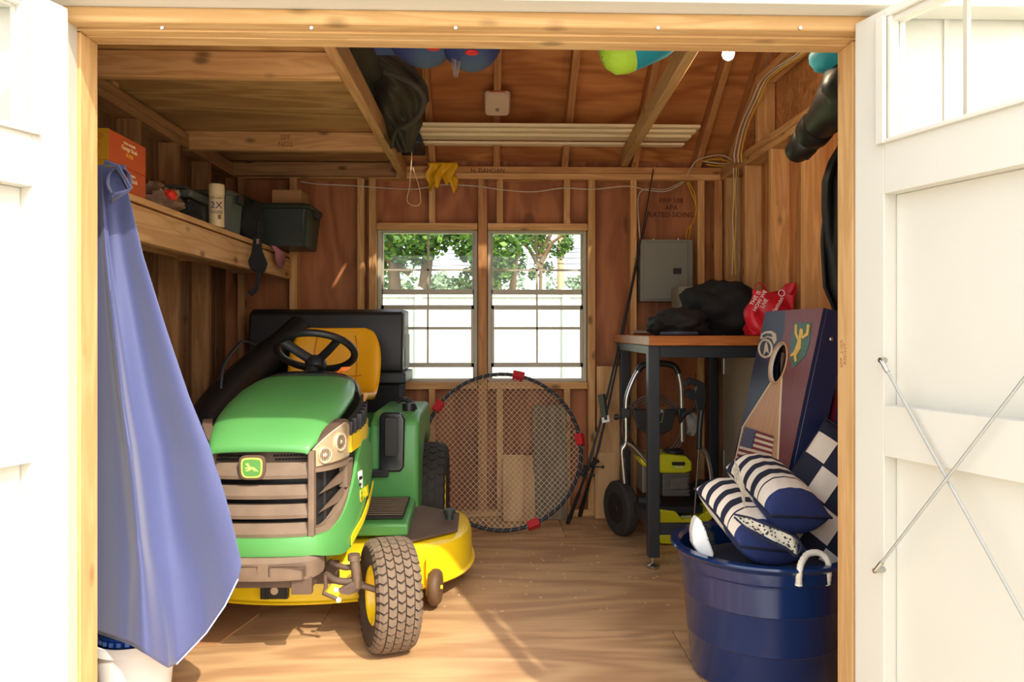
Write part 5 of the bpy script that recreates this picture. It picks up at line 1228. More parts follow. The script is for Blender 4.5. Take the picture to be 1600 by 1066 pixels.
mb = MB(); mb.bar(P(945, 650, 4.145), P(947, 660, 4.145), .042, .004, up=(0,1,0)); tgx = mb.build('white_tag', WHITEP, lbx)
mb = MB(); p = P(946.5, 654, 4.135); mb.box(p.x-.008, p.x+.008, p.y-.0, p.y+.002, p.z-.008, p.z+.008); mb.build('tag_print', BLACKP, tgx)
# ================================================================ RIGHT SIDE
wbz = 1.061
be = empty('workbench', (1.03, 3.86, 0), 'tall workbench with a butcher block top and dark steel legs', 'workbench')
bx0 = P(1014, 525, 3.38).x-.0; BX1 = XR-.012
MB().prism([(bx0+.0, 3.38, wbz-.044), (BX1, 3.38, wbz-.044), (BX1, 4.35, wbz-.044), (bx0, 4.35, wbz-.044)], (0, 0, .044)).build('bench_top', wood('butcher_block_y', (150, 84, 38), (196, 120, 62), 0, rough=.3), be, bevel=.003)
MB().box(bx0+.01, BX1-.02, 3.42, 3.44, wbz-.10, wbz-.045).box(bx0+.012, bx0+.03, 3.42, 4.33, wbz-.085, wbz-.045).box(bx0+.01, BX1-.02, 4.30, 4.32, wbz-.10, wbz-.045).build('bench_frame', BLACKM, be, bevel=.002)
for x, y in ((bx0+.002, 3.40), (bx0+.03, 4.27), (BX1-.07, 3.40), (BX1-.09, 4.27)):
    l = MB().box(x, x+.052, y, y+.052, .055, wbz-.045).build('leg', BLACKM, be, bevel=.003)
    c = V((x+.026, y+.026, .001)); mb = MB(); mb.lathe([(.026, 0), (.030, .006), (.030, .014), (.012, .02), (.008, .024), (.008, .06), (0, .06)], c, n=18); mb.build('levelling_foot', CHROME, l, smooth=40)
MB().box(bx0+.05, BX1-.07, 3.41, 3.44, .155, .205).build('crossbar', BLACKM, be, bevel=.002)
MB().box(bx0+.02, bx0+.045, 3.45, 4.27, .155, .205).build('crossbar', BLACKM, be, bevel=.002)
# things on the bench
tag(blob('black_jacket', BLACKC, P(1128, 486, 3.9)+V((0,0,-.0)), (.22, .20, .16), 21, .13, 40, 26, flat=wbz+.001), 'crumpled black jacket heaped highest on the workbench', 'jacket')
tag(blob('black_duffel', mat('black_duffel_cloth', (28, 27, 26), .8, var=.3, bump=.2), P(1058, 505, 3.75)+V((0,.0,-.01)), (.15, .16, .085), 22, .13, 40, 26, flat=wbz+.001), 'low black cloth bag lying at the left end of the workbench', 'bag')
tag(MB().box(P(1056,0,4.2).x, P(1112,0,4.2).x, 4.13, 4.30, wbz+.001, P(0, 446, 4.13).z).build('pale_carton', mat('pale_carton', (150, 140, 124), .8), bevel=.003), 'pale grey carton behind the black jacket on the workbench', 'box')
mb = MB(); mb.tube(smoothpts([V((bx0+.08,3.5,wbz+.01)), V((bx0+.16,3.46,wbz+.012)), V((bx0+.25,3.5,wbz+.01))], 5), .009, 8); tag(mb.build('grey_tube', mat('dark_blue_grey', (60, 66, 86), .5), smooth=60), 'short dark tube lying on the left front corner of the bench', 'tube')
mb = MB(); mb.cyl((bx0+.07, 4.1, wbz+.013), (bx0+.16, 4.05, wbz+.013), .012); tag(mb.build('metal_tool', CHROME, smooth=50), 'small shiny metal tool at the far left corner of the bench', 'tool')
REDB = mat('red_shopping_bag', (204, 24, 44), .45, var=.12, scale=10); WL_ = mat('white_print', (238, 226, 224), .6)
rb = empty('shopping_bag', P(1205, 500, 3.45), 'red reusable shopping bag with white lettering at the right end of the bench', 'shopping bag')
def rbf(u, v):
    a = 2*math.pi*u; c, s_ = math.cos(a), math.sin(a)
    top = P(1170+76*(c*.5+.5), 0, 3.50); 
    w_ = (.105 if v > .1 else .095); x = 1.292+w_*math.copysign(abs(c)**.6, c)*(1+.08*math.sin(v*8+a*3))-.01*math.sin(v*5)+.012*v; y = 3.455+.062*math.copysign(abs(s_)**.6, s_)*(1-.5*v)+.012*math.sin(a*5+v*9)
    h_ = .215+.03*math.sin(a*2+.6)-.045*max(0, math.cos(a-3.1))
    return V((x, y, wbz+.002+v*h_+.004*math.sin(a*9)*v))
MB().grid(rbf, 60, 20).build('bag_body', REDB, rb, smooth=50, solid=.003)
for s__, px, py, sz, rot in (('lululemon', 1213, 482, .030, 1.05), ('THIS IS\nHOW WE\nLIVE', 1188, 470, .024, 1.05)):
    M = frameM(V((P(px, py, 3.38).x, 3.385, P(px, py, 3.38).z)), (math.cos(rot), 0, math.sin(rot)), (-math.sin(rot), 0, math.cos(rot)))
    text(s__, 'lettering', WL_, rb, M, sz, .002)
mb = MB(); p = P(1222, 458, 3.38); p.y = 3.385; mb.tube([p+V((.014*math.cos(t), 0, .014*math.sin(t))) for t in [2*math.pi*i/16 for i in range(16)]], .002, 6, closed=True); mb.build('round_print', WL_, rb)
mb = MB(); mb.tube(smoothpts([V((1.225, 3.44, wbz+.19)), V((1.225, 3.43, wbz+.235)), V((1.255, 3.43, wbz+.24)), V((1.28, 3.44, wbz+.20))], 5), .006, 8, sx=.4); mb.build('bag_handle', REDB, rb, smooth=50)
# pale panel behind
pp = empty('pale_cabinet_door', (1.32, 3.8, 0), 'pale cream panel standing under the bench against the right wall', 'panel')
MB().box(1.315, 1.345, 3.4, 4.22, .002, .985).build('panel_face', mat('pale_panel', (164, 152, 128), .5, var=.04), pp, bevel=.003)
for py in (572, 715):
    p = P(1131, py, 4.2); MB().box(1.303, 1.314, 4.16, 4.20, p.z-.045, p.z+.045).build('hinge', CHROME, pp, bevel=.002)
# pressure washer
LIMEY = mat('lime_yellow_plastic', (200, 196, 18), .4, var=.08); ENG = mat('engine_metal', (112, 106, 98), .5, metal=.5, var=.25, scale=30)
pw = empty('pressure_washer', (.90, 3.95, 0), 'lime yellow and black pressure washer with a chrome handle under the bench', 'pressure washer')
Yf, Yk = 3.85, 4.02
def W(px, py, Y=Yf): return P(px, py, Y)
for px, s_ in ((970, -1), (1098, 1)):
    c = W(px, 796, 3.98); c.z = .146; mb = MB()
    mb.lathe([(.02, -.030), (.10, -.032), (.13, -.034), (.143, -.022), (.145, 0), (.143, .022), (.13, .034), (.10, .032), (.02, .030)], c, (1, .35, 0), 36); wh = mb.build('wheel', RUBBER_D, pw, smooth=40)
    mb = MB(); mb.lathe([(.08, -.033), (.078, -.028), (.03, -.026), (.02, -.036), (.0, -.036)], c, (1, .35, 0), 28); mb.build('wheel_hub', BLACKP, wh, smooth=40)
mb = MB()
mb.tube(smoothpts([W(976,755), W(973,720), W(972,703), W(978,690), W(978,640), W(980,618), W(990,592), W(997,580)], 5), .0125, 12)
mb.tube(smoothpts([W(1060,583), W(1064,605), W(1065,640), W(1066,690)], 5), .0125, 12)
mb.tube(smoothpts([W(976,690), W(990,698), W(1008,718), W(1022,735)], 5), .0125, 12)
mb.tube(smoothpts([W(1096,700), W(1104,712), W(1110,740), W(1112,775)], 5), .0125, 12)
mb.build('handle_frame', CHROME, pw, smooth=60)
mb = MB(); mb.tube(smoothpts([W(997,580), W(1003,572), W(1020,568), W(1044,569), W(1055,574), W(1060,584)], 5), .0165, 12); mb.build('handle_grip', BLACKP, pw, smooth=60)
for px in (978, 1065):
    mb = MB(); mb.box(W(px-6,0).x, W(px+6,0).x, Yf-.02, Yf+.02, W(0,656).z, W(0,641).z); mb.build('clamp', BLACKP, pw, bevel=.004)
mb = MB(); mb.cyl(W(963,652), W(978,650), .007, n=10); mb.cyl(W(960,652), W(966,652), .015, n=12); mb.build('clamp_knob', BLACKP, pw, smooth=50)
mb = MB(); c = W(1023, 648, 3.90)
mb.prism([W(988,640), W(1058,640), W(1050,672), W(1034,680), W(1012,680), W(996,668)], (0, .03, 0)); cp = mb.build('control_panel', BLACKP, pw, bevel=.006)
mb = MB(); q = [W(1012,638,3.835), W(1038,638,3.835), W(1034,660,3.835), (W(1016,660,3.835))]; mb.tube(q, .0012, 4, closed=True); mb.build('badge_outline', LIMEY, cp)
text('POWER', 'badge_lettering', WHITEP, cp, frameM(W(1025, 643, 3.835), (1,0,0), (0,0,1)), .022)
mb = MB()
for r_ in (.14, .155, .168):
    mb.tube([W(1022, 668, 3.92+.01*math.sin(7*t))+V((r_*math.cos(t), 0, r_*math.sin(t))) for t in [2*math.pi*i/32 for i in range(32)]], .006, 8, closed=True)
mb.build('hose_coil', mat('hose_brown', (96, 70, 56), .5), pw, smooth=60)
mb = MB(); mb.lathe([(.02, 0), (.05, .0), (.055, .01), (.055, .03), (.03, .04), (0, .04)], W(1052, 712, 3.93), (0, 0, 1), 24); mb.build('engine_cap', BLACKP, pw, smooth=45)
a = W(1033, 712, 3.84); b = W(1082, 738, 3.84)
ec_ = MB(); ec_.prism([W(1000,716), W(1035,710), W(1072,713), W(1081,722), W(1082,736), W(1072,740), W(1035,740), W(1003,728)], (0, .20, 0)); e1 = ec_.build('engine_cover', LIMEY, pw, bevel=.010, segs=3, smooth=40)
MB().box(W(1051,0,3.83).x, W(1071,0,3.83).x, 3.835, 3.849, W(0,733,3.84).z, W(0,728,3.84).z).build('badge', BLACKP, e1)
text('2800 PSI', 'badge_lettering', WHITEP, e1, frameM(W(1061, 730.5, 3.833), (1,0,0), (0,0,1)), .013)
mb = MB(); mb.box(W(1036,0).x, W(1078,0).x, 3.86, 4.03, W(0,784).z, W(0,742).z); mb.box(W(1005,0).x, W(1035,0).x, 3.88, 4.03, W(0,780).z, W(0,735).z); en = mb.build('engine_block', ENG, pw, bevel=.008)
mb = MB(); mb.box(W(1048,0).x, W(1075,0).x, 3.845, 3.86, W(0,772).z, W(0,752).z); mb.build('exhaust_guard', ENG, en, bevel=.004)
mb = MB()
for k in range(6): mb.box(W(1036,0).x, W(1078,0).x, 3.852, 3.861, W(0,782-k*6.6).z, W(0,779.5-k*6.6).z)
mb.build('cooling_fin', ENG, en)['kind'] = 'stuff'
mb = MB(); mb.cyl(W(980,790,3.95), W(1095,790,3.95), .018); mb.cyl(W(996,785,3.9), W(1030,785,3.9), .035); mb.box(W(1000,0).x, W(1094,0).x, 3.8, 4.05, W(0,806).z, W(0,796).z); mb.build('chassis', BLACKM, pw, smooth=45)
mb = MB(); mb.prism([W(1032,797,3.78), W(1056,800,3.78), W(1066,812,3.78), W(1092,808,3.78), W(1111,796,3.78), W(1113,812,3.78), W(1096,822,3.78), W(1033,824,3.78)], (0, .22, 0)); mb.build('base_cover', LIMEY, pw, bevel=.006, smooth=40)
mb = MB(); mb.prism([W(1030,836,3.78), W(1080,830,3.78), W(1088,845,3.78), W(1068,852,3.78), W(1032,850,3.78)], (0, .16, 0)); mb.build('base_skirt', LIMEY, pw, bevel=.006, smooth=40)
MB().box(W(1034,0,3.8).x, W(1100,0,3.8).x, 3.82, 4.0, .0, .10).build('base_block', BLACKP, pw, bevel=.01)
text('POWER', 'badge_lettering', WHITEP, pw, frameM(W(1072, 808, 3.775), (1,0,0), (0,0,1)), .016)
# spray lance
la = empty('spray_lance', W(1090, 700, 3.72), 'black trigger gun and long thin metal lance standing by the pressure washer', 'spray lance')
Yl = 3.70
mb = MB(); mb.tube([P(1092,702,Yl), P(1088,760,Yl-.02), P(1083,835,Yl-.03), PN(1079,868,V((0,0,0)),V((0,0,1)))], .0055, 8); mb.build('lance_tube', mat('lance_metal', (110, 98, 84), .35, metal=.8), la, smooth=60)
mb = MB(); mb.tube(smoothpts([P(1092,702,Yl), P(1093,670,Yl), P(1096,640,Yl)], 4), .014, 10); mb.prism([P(1070,598,Yl), P(1078,590,Yl), P(1092,594,Yl), P(1102,600,Yl), P(1104,618,Yl), P(1100,645,Yl), P(1090,645,Yl), P(1086,626,Yl), P(1074,622,Yl), P(1069,612,Yl), P(1078,608,Yl), P(1086,612,Yl), P(1088,604,Yl), P(1080,600,Yl), P(1072,606,Yl)], (0, .03, 0)); mb.build('trigger_gun', BLACKP, la, bevel=.004)
mb = MB(); mb.tube(smoothpts([P(1085,640,Yl+.02), P(1070,648,Yl+.05), P(1062,660,Yl+.08)], 4), .01, 8); mb.build('hose', BLACKP, la, smooth=50)
tag(blob('clear_plastic_bag', mat('cloudy_plastic', (196, 192, 186), .35, var=.2), W(1078, 662, 4.12), (.045, .05, .065), 31, .12), 'cloudy white plastic bag hanging behind the pressure washer', 'bag')
# cornhole boards leaning on the right wall
def cboard(name, lab, xt, xb, zt_, y0, y1, face_m, side_m, depth, hole=True):
    r = empty(name, ((xt+xb)/2+.1, (y0+y1)/2, 0), lab, 'game board', 'bean bag toss boards')
    A = V((xb, y1, 0.012)); B = V((xb, y0, 0.012)); C = V((xt, y1, zt_))
    es = (B-A).normalized(); et = (C-A).normalized(); en_ = es.cross(et).normalized()
    if en_.x > 0: en_ = -en_
    L_ = (C-A).length; Wd = (B-A).length
    Q = lambda s_, t_, o_=0: A+es*s_+et*t_+en_*o_
    hs, ht, hr = Wd*.465, L_-.208, .076
    outer = [(0,0),(Wd,0),(Wd,L_),(0,L_)]; circ = [(hs+hr*math.cos(2*math.pi*k/32), ht+hr*math.sin(2*math.pi*k/32)) for k in range(32)]
    tri = tessellate_polygon([[V((x, y, 0)) for x, y in outer], [V((x, y, 0)) for x, y in circ]])
    allp = outer+circ
    mb = MB()
    for o_, sg in ((0, 1), (-.012, -1)):
        mb.add([Q(x, y, o_) for x, y in allp], [tuple(t) if sg > 0 else tuple(reversed(t)) for t in tri])
    o2 = len(mb.v); n4 = 4
    for loop in (list(range(4)), list(range(4, 36))):
        m4 = len(loop)
        for i in range(m4):
            a, b = loop[i], loop[(i+1) % m4]; mb.f.append((a, b, 36+b, 36+a)); mb.m.append(1 if m4 == 32 else 2)
    f = mb.build('board_face', [face_m, CREAM, side_m], r)
    uv = f.data.uv_layers.new(name='st'); off = wloc(r)
    for lp in f.data.loops:
        p = f.data.vertices[lp.vertex_index].co+off-A; uv.data[lp.index].uv = (p.dot(es)/Wd, p.dot(et)/L_)
    def sideb(s0, s1, t0, t1, nm='side_board'):
        c = (Q(s0, t0, -.013)+Q(s1, t1, -.013-depth))/2
        return MB().obox(c, es*(s1-s0)/2, et*(t1-t0)/2, en_*depth/2).build(nm, side_m, r, bevel=.002)
    sideb(Wd-.02, Wd, 0, L_); sideb(0, .02, 0, L_); sideb(.021, Wd-.021, 0, .02); sideb(.021, Wd-.021, L_-.02, L_)
    return r, Q, Wd, L_, es, et, en_
NAVYP = mat('navy_gloss_paint', (24, 34, 66), .3, var=.06, coat=.4)
# painted face: navy | bordered bare wood wedge | maroon
fm, n, L, b = new_mat('painted_game_face')
b.inputs['Roughness'].default_value = .42; b.inputs['Coat Weight'].default_value = .12; b.inputs['Coat Roughness'].default_value = .25; b.inputs['Specular IOR Level'].default_value = .35
uvn = n.new('ShaderNodeUVMap'); uvn.uv_map = 'st'; sep = n.new('ShaderNodeSeparateXYZ'); L.new(uvn.outputs[0], sep.inputs[0])
def mth(op, a, b_=None, c_=None):
    q = n.new('ShaderNodeMath'); q.operation = op
    for i, x in enumerate((a, b_, c_)):
        if x is None: continue
        if isinstance(x, (int, float)): q.inputs[i].default_value = x
        else: L.new(x, q.inputs[i])
    return q.outputs[0]
u_, v_ = sep.outputs[0], sep.outputs[1]
# left wedge edge u = .10 + k*(v-.30) to .47 at v=.80 ; right edge u = .70 at v=0 .. .56 at .80
ul = mth('MAXIMUM', mth('ADD', mth('MULTIPLY', mth('SUBTRACT', v_, .755), 2.11), .391), .03)
ur = mth('MINIMUM', mth('SUBTRACT', 1.294, mth('MULTIPLY', v_, .9)), .93)
wed = mth('MULTIPLY', mth('MULTIPLY', mth('GREATER_THAN', u_, ul), mth('LESS_THAN', u_, ur)), mth('LESS_THAN', v_, .85))
ul2 = mth('ADD', ul, .022); ur2 = mth('SUBTRACT', ur, .03)
inn = mth('MULTIPLY', mth('MULTIPLY', mth('GREATER_THAN', u_, ul2), mth('LESS_THAN', u_, ur2)), wed)
redm = mth('MAXIMUM', mth('GREATER_THAN', u_, ur), mth('MULTIPLY', mth('GREATER_THAN', u_, .447), mth('GREATER_THAN', v_, .82)))
redm = mth('MAXIMUM', redm, mth('MULTIPLY', mth('LESS_THAN', u_, .03), mth('LESS_THAN', v_, .48)))
def mixc(f, a, c2):
    q = n.new('ShaderNodeMix'); q.data_type = 'RGBA'; L.new(f, q.inputs[0])
    for i, x in ((6, a), (7, c2)):
        if isinstance(x, tuple): q.inputs[i].default_value = (*s2l(x), 1)
        else: L.new(x, q.inputs[i])
    return q.outputs[2]
tcx = n.new('ShaderNodeMapping'); tcx.inputs['Scale'].default_value = (14, 1.2, 1); L.new(uvn.outputs[0], tcx.inputs[0])
nz = n.new('ShaderNodeTexNoise'); nz.inputs['Scale'].default_value = 2.5; nz.inputs['Detail'].default_value = 6; L.new(tcx.outputs[0], nz.inputs['Vector'])
woodc = mixc(nz.outputs['Fac'], (166, 112, 70), (214, 168, 122))
redc = mixc(nz.outputs['Fac'], (92, 22, 20), (124, 38, 32))
col = mixc(redm, (28, 34, 62), redc); col = mixc(wed, col, (228, 210, 176)); col = mixc(inn, col, woodc)
L.new(col, b.inputs['Base Color'])
r1, Q, Wd, L_, es, et, en_ = cboard('cornhole_board', 'bean bag toss board with flag, crest and round hole leaning on the right wall', 1.155, .905, 1.165, 2.575, 3.125, fm, NAVYP, .085)
on = lambda px, py, o_=.0015: PN(px, py, Q(0, 0, 0), en_)+en_*o_
def art(nm, polys, mt, o_=.0012, th=.0012, par=r1):
    mb = MB()
    for pl_ in polys: mb.prism([on(x, y, o_) for x, y in pl_], en_*-th)
    return mb.build(nm, mt, par)
GR_ = mat('crest_green', (30, 84, 52), .4); GO_ = mat('crest_gold', (222, 176, 44), .4)
shd = art('crest_shield', [[(1242, 505), (1268, 504), (1266, 532), (1259, 556), (1240, 576), (1235, 560), (1235, 536)]], GR_)
art('crest_figure', [[(1251,514),(1255,514),(1256,522),(1252,530),(1249,527)], [(1249,527),(1253,530),(1252,545),(1247,550),(1245,540)], [(1243,508),(1246,507),(1246,520),(1250,530),(1247,532),(1243,522)], [(1262,507),(1266,508),(1264,524),(1255,530),(1253,527),(1261,520)], [(1247,546),(1250,548),(1245,556),(1246,564),(1243,566),(1241,556)], [(1245,540),(1247,548),(1240,556),(1236,558),(1236,555),(1241,550)]], GO_, .003, par=r1)
# round emblem: pale swirl over ring
rp = [on(1197+13*math.cos(t)*.78, 545+13.5*math.sin(t), .002) for t in [2*math.pi*i/24 for i in range(24)]]
mb = MB(); mb.tube(rp, .005, 6, closed=True); mb.build('emblem_ring', mat('pale_emblem', (206, 192, 170), .5), r1, smooth=50)
art('emblem_swirl', [[(1188,530),(1190,522),(1197,518),(1206,517),(1213,522),(1214,532),(1210,538),(1207,530),(1200,527),(1192,530)], [(1193,556),(1196,538),(1198,534),(1200,540),(1202,553),(1198,549)]], mat('pale_emblem2', (206, 192, 170), .5), .002)
art('emblem_black_print', [[(1192,524),(1199,521),(1206,522),(1208,527),(1200,525),(1193,528)]], BLACKP, .0035)  # black part of the printed emblem
mb = MB(); hc = Q(Wd*.465, L_-.208, .001); mb.tube([hc+es*.080*math.cos(t)+et*.080*math.sin(t) for t in [2*math.pi*i/40 for i in range(40)]], .004, 6, closed=True, sx=1); mb.build('hole_rim', mat('bare_edge', (190, 150, 112), .6), r1, smooth=50)
MB().obox(Q(Wd*.465, L_-.208, -.08), es*.12, et*.12, en_*.002).build('hole_shade_sheet', mat('hole_shade_black', (8, 8, 8), .9), r1)  # added black sheet, paints the shade seen through the hole
# flag
fo = on(1164, 668, .002); fx = None
cs_ = [(1166, 667), (1183, 673), (1177, 709), (1160, 700)]
fa, fb, fc2, fd = on(1165, 667), on(1211, 682), on(1203, 735), on(1150, 722)
FB = lambda s_, t_, o_=.0015: (fa*(1-s_)+fb*s_)*(1-t_)+(fd*(1-s_)+fc2*s_)*t_+en_*(o_-.0015)
RS = mat('flag_red', (124, 28, 30), .5); WS = mat('flag_cream', (224, 206, 180), .5); BS = mat('flag_blue', (40, 50, 92), .5)
flg = MB().add([FB(0,0,.002), FB(1,0,.002), FB(1,1,.002), FB(0,1,.002)], [(0,1,2,3)]).build('flag_print', WS, r1)
mb = MB()
for k in range(0, 13, 2): mb.add([FB(0,k/13,.003), FB(1,k/13,.003), FB(1,(k+1)/13,.003), FB(0,(k+1)/13,.003)], [(0,1,2,3)])
mb.build('flag_stripe', RS, r1)['kind'] = 'stuff'
MB().add([FB(0,0,.004), FB(.42,0,.004), FB(.42,.54,.004), FB(0,.54,.004)], [(0,1,2,3)]).build('flag_canton', BS, r1)
mb = MB()
for i in range(9):
    for j in range(6 if i % 2 == 0 else 5):
        s_ = .035+(j+(.5 if i % 2 else 0))*.068; t_ = .035+i*.058; mb.add([FB(s_-.014, t_, .0048), FB(s_, t_-.012, .0048), FB(s_+.014, t_, .0048), FB(s_, t_+.012, .0048)], [(0,1,2,3)])
mb.build('flag_star', WS, r1)['kind'] = 'stuff'
q = Q(Wd, L_-.10, -.05); MB().sphere(q+es*.002, (.008, .004, .008)).build('bolt', CHROME, r1, smooth=60)
cboard('cornhole_board', 'second bean bag toss board, navy with a maroon face, behind the one with the flag', 1.265, 1.02, 1.14, 2.56, 3.11, mat('maroon_paint', (104, 24, 36), .35, coat=.3), NAVYP, .07)
# ================================================================ TUB WITH FLOATS
tx, ty, tr_, tz = .874, 2.395, .262, .405
tb = empty('rope_handled_tub', (tx, ty, 0), 'large glossy navy plastic tub with white rope handles by the right jamb', 'tub')
MB().lathe([(.0, .003), (.215, .003), (.222, .01), (.232, .13), (.233, .132), (.236, .135), (.243, .25), (.244, .252), (.247, .255), (.252, .335), (.254, .345), (.262, .352), (.268, .385), (.284, .398), (.288, .403), (.284, .409), (.262, .411), (.252, .400), (.246, .34), (.21, .03), (.0, .02)], (tx, ty, 0), n=64).build('tub_body', NAVYTUB, tb, smooth=35)
ra = P(1250, 872, 2.17); rb_ = P(1295, 872, 2.20)
mb = MB(); rp_ = smoothpts([P(1248,912,2.128), P(1249,895,2.115), P(1252,880,2.125), P(1262,866,2.15), P(1280,864,2.16), P(1293,876,2.155), P(1295,895,2.150), P(1293,912,2.165)], 6)
mb.tube(rp_, .0085, 10); mb.tube([P(1248,912,2.128), P(1248,915,2.128)], .011, 8); mb.build('rope_handle', ROPE, tb, smooth=60)
mb = MB()
for k in range(3):
    n_pts = len(rp_); mb.tube([rp_[i]+V((math.cos(i*.9+k*2.09), .5*math.sin(i*.9+k*2.09), math.sin(i*.9+k*2.09)))*.005 for i in range(n_pts)], .005, 6)
mb.build('rope_strand', ROPE, tb, smooth=60)
# floats
def pillow(name, lab, c, ux, uy, uz, stripe, group='navy and cream pool pillows', pw_=2.6, cap_m=None, extra=None):
    """ux half length, uy half width, uz half thickness (vectors)"""
    r = empty(name, V(c), lab, 'pool pillow', group); c = V(c); ux = V(ux); uy = V(uy); uz = V(uz)
    mb = MB(); n = 56
    for sg in (1, -1):
        def fn(u, v, sg=sg):
            x = u*2-1; y = v*2-1
            h_ = (max(0, 1-abs(x)**pw_))**.55*(max(0, 1-abs(y)**2.4))**.6
            pinch = 1-.05*(1-abs(x))
            w_ = .012*math.sin(x*21)*h_+.010*math.sin(y*17+x*5)*h_
            return c+ux*x*(1-.03*y*y)+uy*y*pinch+uz*sg*(h_+w_)
        mb.grid(fn if sg > 0 else (lambda u, v: fn(1-u, v)), n, n, (lambda u, v, s=sg: stripe(u*2-1 if s > 0 else 1-u*2, v*2-1, s)))
    o = mb.build('pillow_cover', [CREAM, NAVYC2, NAVYC], r, smooth=80)
    rim_ = [c+ux*a+uy*b for a, b in [(-1,-1),(0,-1),(1,-1),(1,0),(1,1),(0,1),(-1,1),(-1,0)]]
    mb = MB(); mb.tube([c+ux*x_+uy*y_*(1-.05*(1-abs(x_))) for x_, y_ in [(-1+2*i/10, -1) for i in range(10)]+[(1, -1+2*i/10) for i in range(10)]+[(1-2*i/10, 1) for i in range(10)]+[(-1, 1-2*i/10) for i in range(10)]], .004, 6, closed=True)
    mb.build('piping', NAVYC2, r, smooth=60)
    return r
def strp(x, y, s):
    if s < 0: return 2 if x > .2 else 0
    if x > .74: return 2
    if x > .45: return 0
    k = (x+1)/1.45; return 1 if (k*4.4+.15) % 1 > .52 else 0
def vec(p, q): return (q-p)
# lower striped pillow: seen end toward the lens, rounded
cA = P(1172, 813, 2.36)
pillow('pool_pillow', 'lower striped navy and cream pool pillow at the left in the tub', cA, V((.036, -.115, -.062)), V((.122, .045, -.024)), V((-.0, .015, .078)), strp, pw_=5)
cB = P(1213, 769, 2.40)
pillow('pool_pillow', 'upper striped navy and cream pool pillow lying on top of the tub heap', cB, V((.034, -.115, -.052)), V((.112, .040, -.014)), V((.0, .012, .080)), strp, pw_=5)
def chk(x, y, s):
    i = math.floor((x+1)*2.2); j = math.floor((y+1)*2.2)
    if abs(((x+1)*2.2) % 1-.5) > .46: return 1
    return 0 if (i+j) % 2 else 1
pillow('pool_pillow', 'navy and cream checked pool cushion standing behind the striped ones', P(1302, 790, 2.47), V((.14, .03, .17)), V((.13, -.04, -.11)), V((-.03, -.055, .02)), chk, pw_=5)
# mesh strap between the pillows
mm, n, L, b = new_mat('white_mesh'); b.inputs['Base Color'].default_value = (*s2l((196, 190, 172)), 1); b.inputs['Roughness'].default_value = .8
vo = n.new('ShaderNodeTexVoronoi'); vo.inputs['Scale'].default_value = 95; tcn = n.new('ShaderNodeTexCoord'); L.new(tcn.outputs['Object'], vo.inputs['Vector'])
gt = n.new('ShaderNodeMath'); gt.operation = 'GREATER_THAN'; gt.inputs[1].default_value = .38; L.new(vo.outputs['Distance'], gt.inputs[0]); L.new(gt.outputs[0], b.inputs['Alpha'])
def ribbon(pts, w0, w1, mtl, name, par, sol=.0):
    s_ = smoothpts(pts, 5)
    def fn(u, v):
        i = u*(len(s_)-1); k = min(int(i), len(s_)-2); p = s_[k].lerp(s_[k+1], i-k); ww = w0+(w1-w0)*u
        return p+V((.15, -.1, .95))*ww*(v-.5)+V((0, -.006*math.sin(u*15+v*3), 0))
    return MB().grid(fn, 40, 6).build(name, mtl, par, smooth=70, solid=sol)
me_ = empty('mesh_sling', P(1200, 820, 2.2), 'white mesh strap with navy edging hanging between the striped pillows', 'mesh strap')
MESHB = mat('mesh_backing', (80, 78, 76), .9)
ribbon([P(1150,808,2.17), P(1175,820,2.155), P(1205,834,2.15), P(1232,846,2.15), P(1247,858,2.16)], .022, .045, mm, 'mesh_web', me_)
ribbon([P(1150,808,2.178), P(1175,820,2.163), P(1205,834,2.158), P(1232,846,2.158), P(1247,858,2.168)], .022, .045, MESHB, 'mesh_lining', me_)
mb = MB(); mb.tube(smoothpts([P(1147,804,2.165), P(1175,810,2.15), P(1205,822,2.145), P(1240,838,2.145), P(1252,852,2.15), P(1247,866,2.15)], 5), .003, 6); mb.tube(smoothpts([P(1147,808,2.165), P(1170,828,2.15), P(1200,846,2.145), P(1225,856,2.145), P(1242,870,2.15)], 5), .003, 6); mb.build('edging', NAVYC2, me_, smooth=60)
me2 = empty('mesh_pocket', P(1155, 745, 2.3), 'crumpled white mesh pocket at the left end of the upper striped pillow', 'mesh strap')
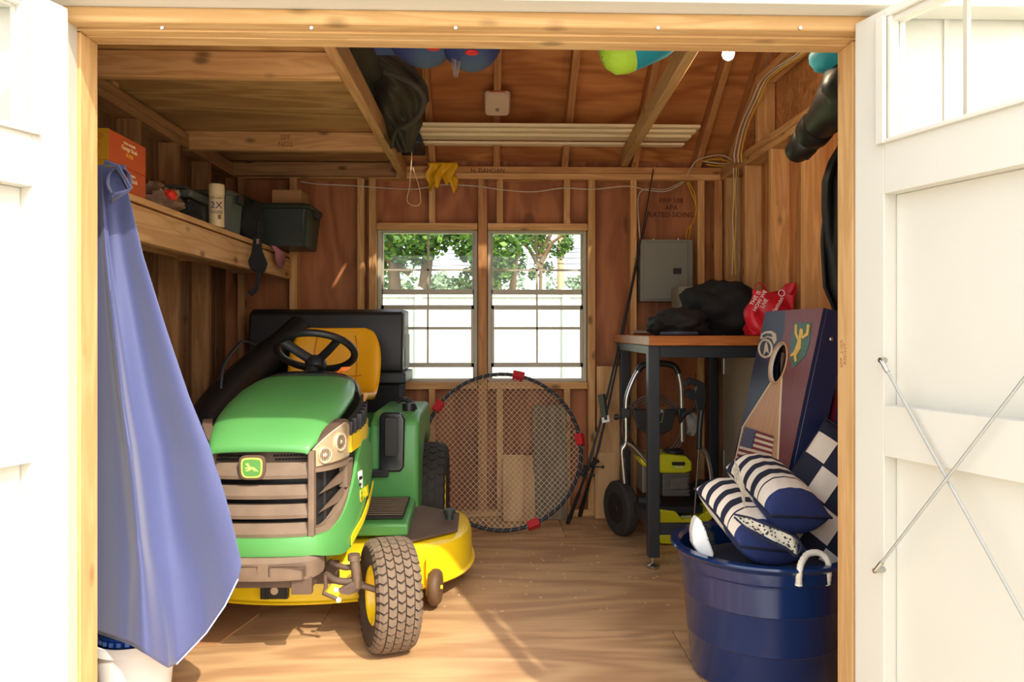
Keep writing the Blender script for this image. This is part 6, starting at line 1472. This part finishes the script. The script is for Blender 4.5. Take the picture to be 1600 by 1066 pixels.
ribbon([P(1146,726,2.36), P(1152,742,2.32), P(1160,764,2.27), P(1164,790,2.22)], .05, .03, mm, 'mesh_web', me2)
ribbon([P(1146,726,2.365), P(1152,742,2.325), P(1160,764,2.275), P(1164,790,2.225)], .045, .028, CREAM, 'mesh_lining', me2)
# white brush
wh = empty('white_brush', P(1100, 845, 2.28), 'white curved plastic brush head with black bristles sticking up at the left of the tub', 'brush')
YW = 2.33
mb = MB(); mb.prism([P(x_, y_, YW) for x_, y_ in ((1090,808),(1097,815),(1103,828),(1109,846),(1117,868),(1113,874),(1099,870),(1090,864),(1083,850),(1082,832),(1085,817))], (0, .045, 0)); mb.build('brush_shell', WHITEP, wh, bevel=.010, segs=3, smooth=60)
mb = MB(); rnd = random.Random(4)
for k in range(170):
    t = rnd.random(); a = P(1096+t*20, 816+t*68, YW+rnd.uniform(.0, .045)); d = V((.022, rnd.uniform(-.006, .006), .010*rnd.uniform(-1, 1)))*rnd.uniform(.6, 1.3); mb.tube([a, a+d], [.0012, .0006], 3)
mb.build('bristles', mat('dark_bristle', (40, 42, 36), .7), wh)['kind'] = 'stuff'
blob('dark_filling', NAVYC2, (tx, ty, .31), (.235, .235, .075), 41, .03, par=tb)
# grey bin right of the tub
gb = empty('grey_bin', (1.2, 2.5, 0), 'tall grey plastic bin standing between the tub and the right wall', 'bin')
MB().lathe([(.0, .002), (.085, .002), (.095, .3), (.098, .33), (.108, .335), (.108, .345), (.09, .345), (.085, .3), (.08, .02), (0, .02)], (1.245, 2.50, 0), n=36).build('bin_body', mat('bin_grey', (120, 124, 120), .5), gb, smooth=40)
mb = MB(); mb.tube([(1.245+.110*math.cos(t), 2.50+.110*math.sin(t), .338) for t in [2*math.pi*i/36 for i in range(36)]], .006, 8, closed=True); mb.build('bin_rim', mat('bin_grey2', (130, 134, 130), .5), gb, smooth=60)
MB().box(1.19, 1.30, 2.385, 2.40, .22, .25).build('bin_handle', mat('bin_grey3', (110, 114, 110), .5), gb, bevel=.004)
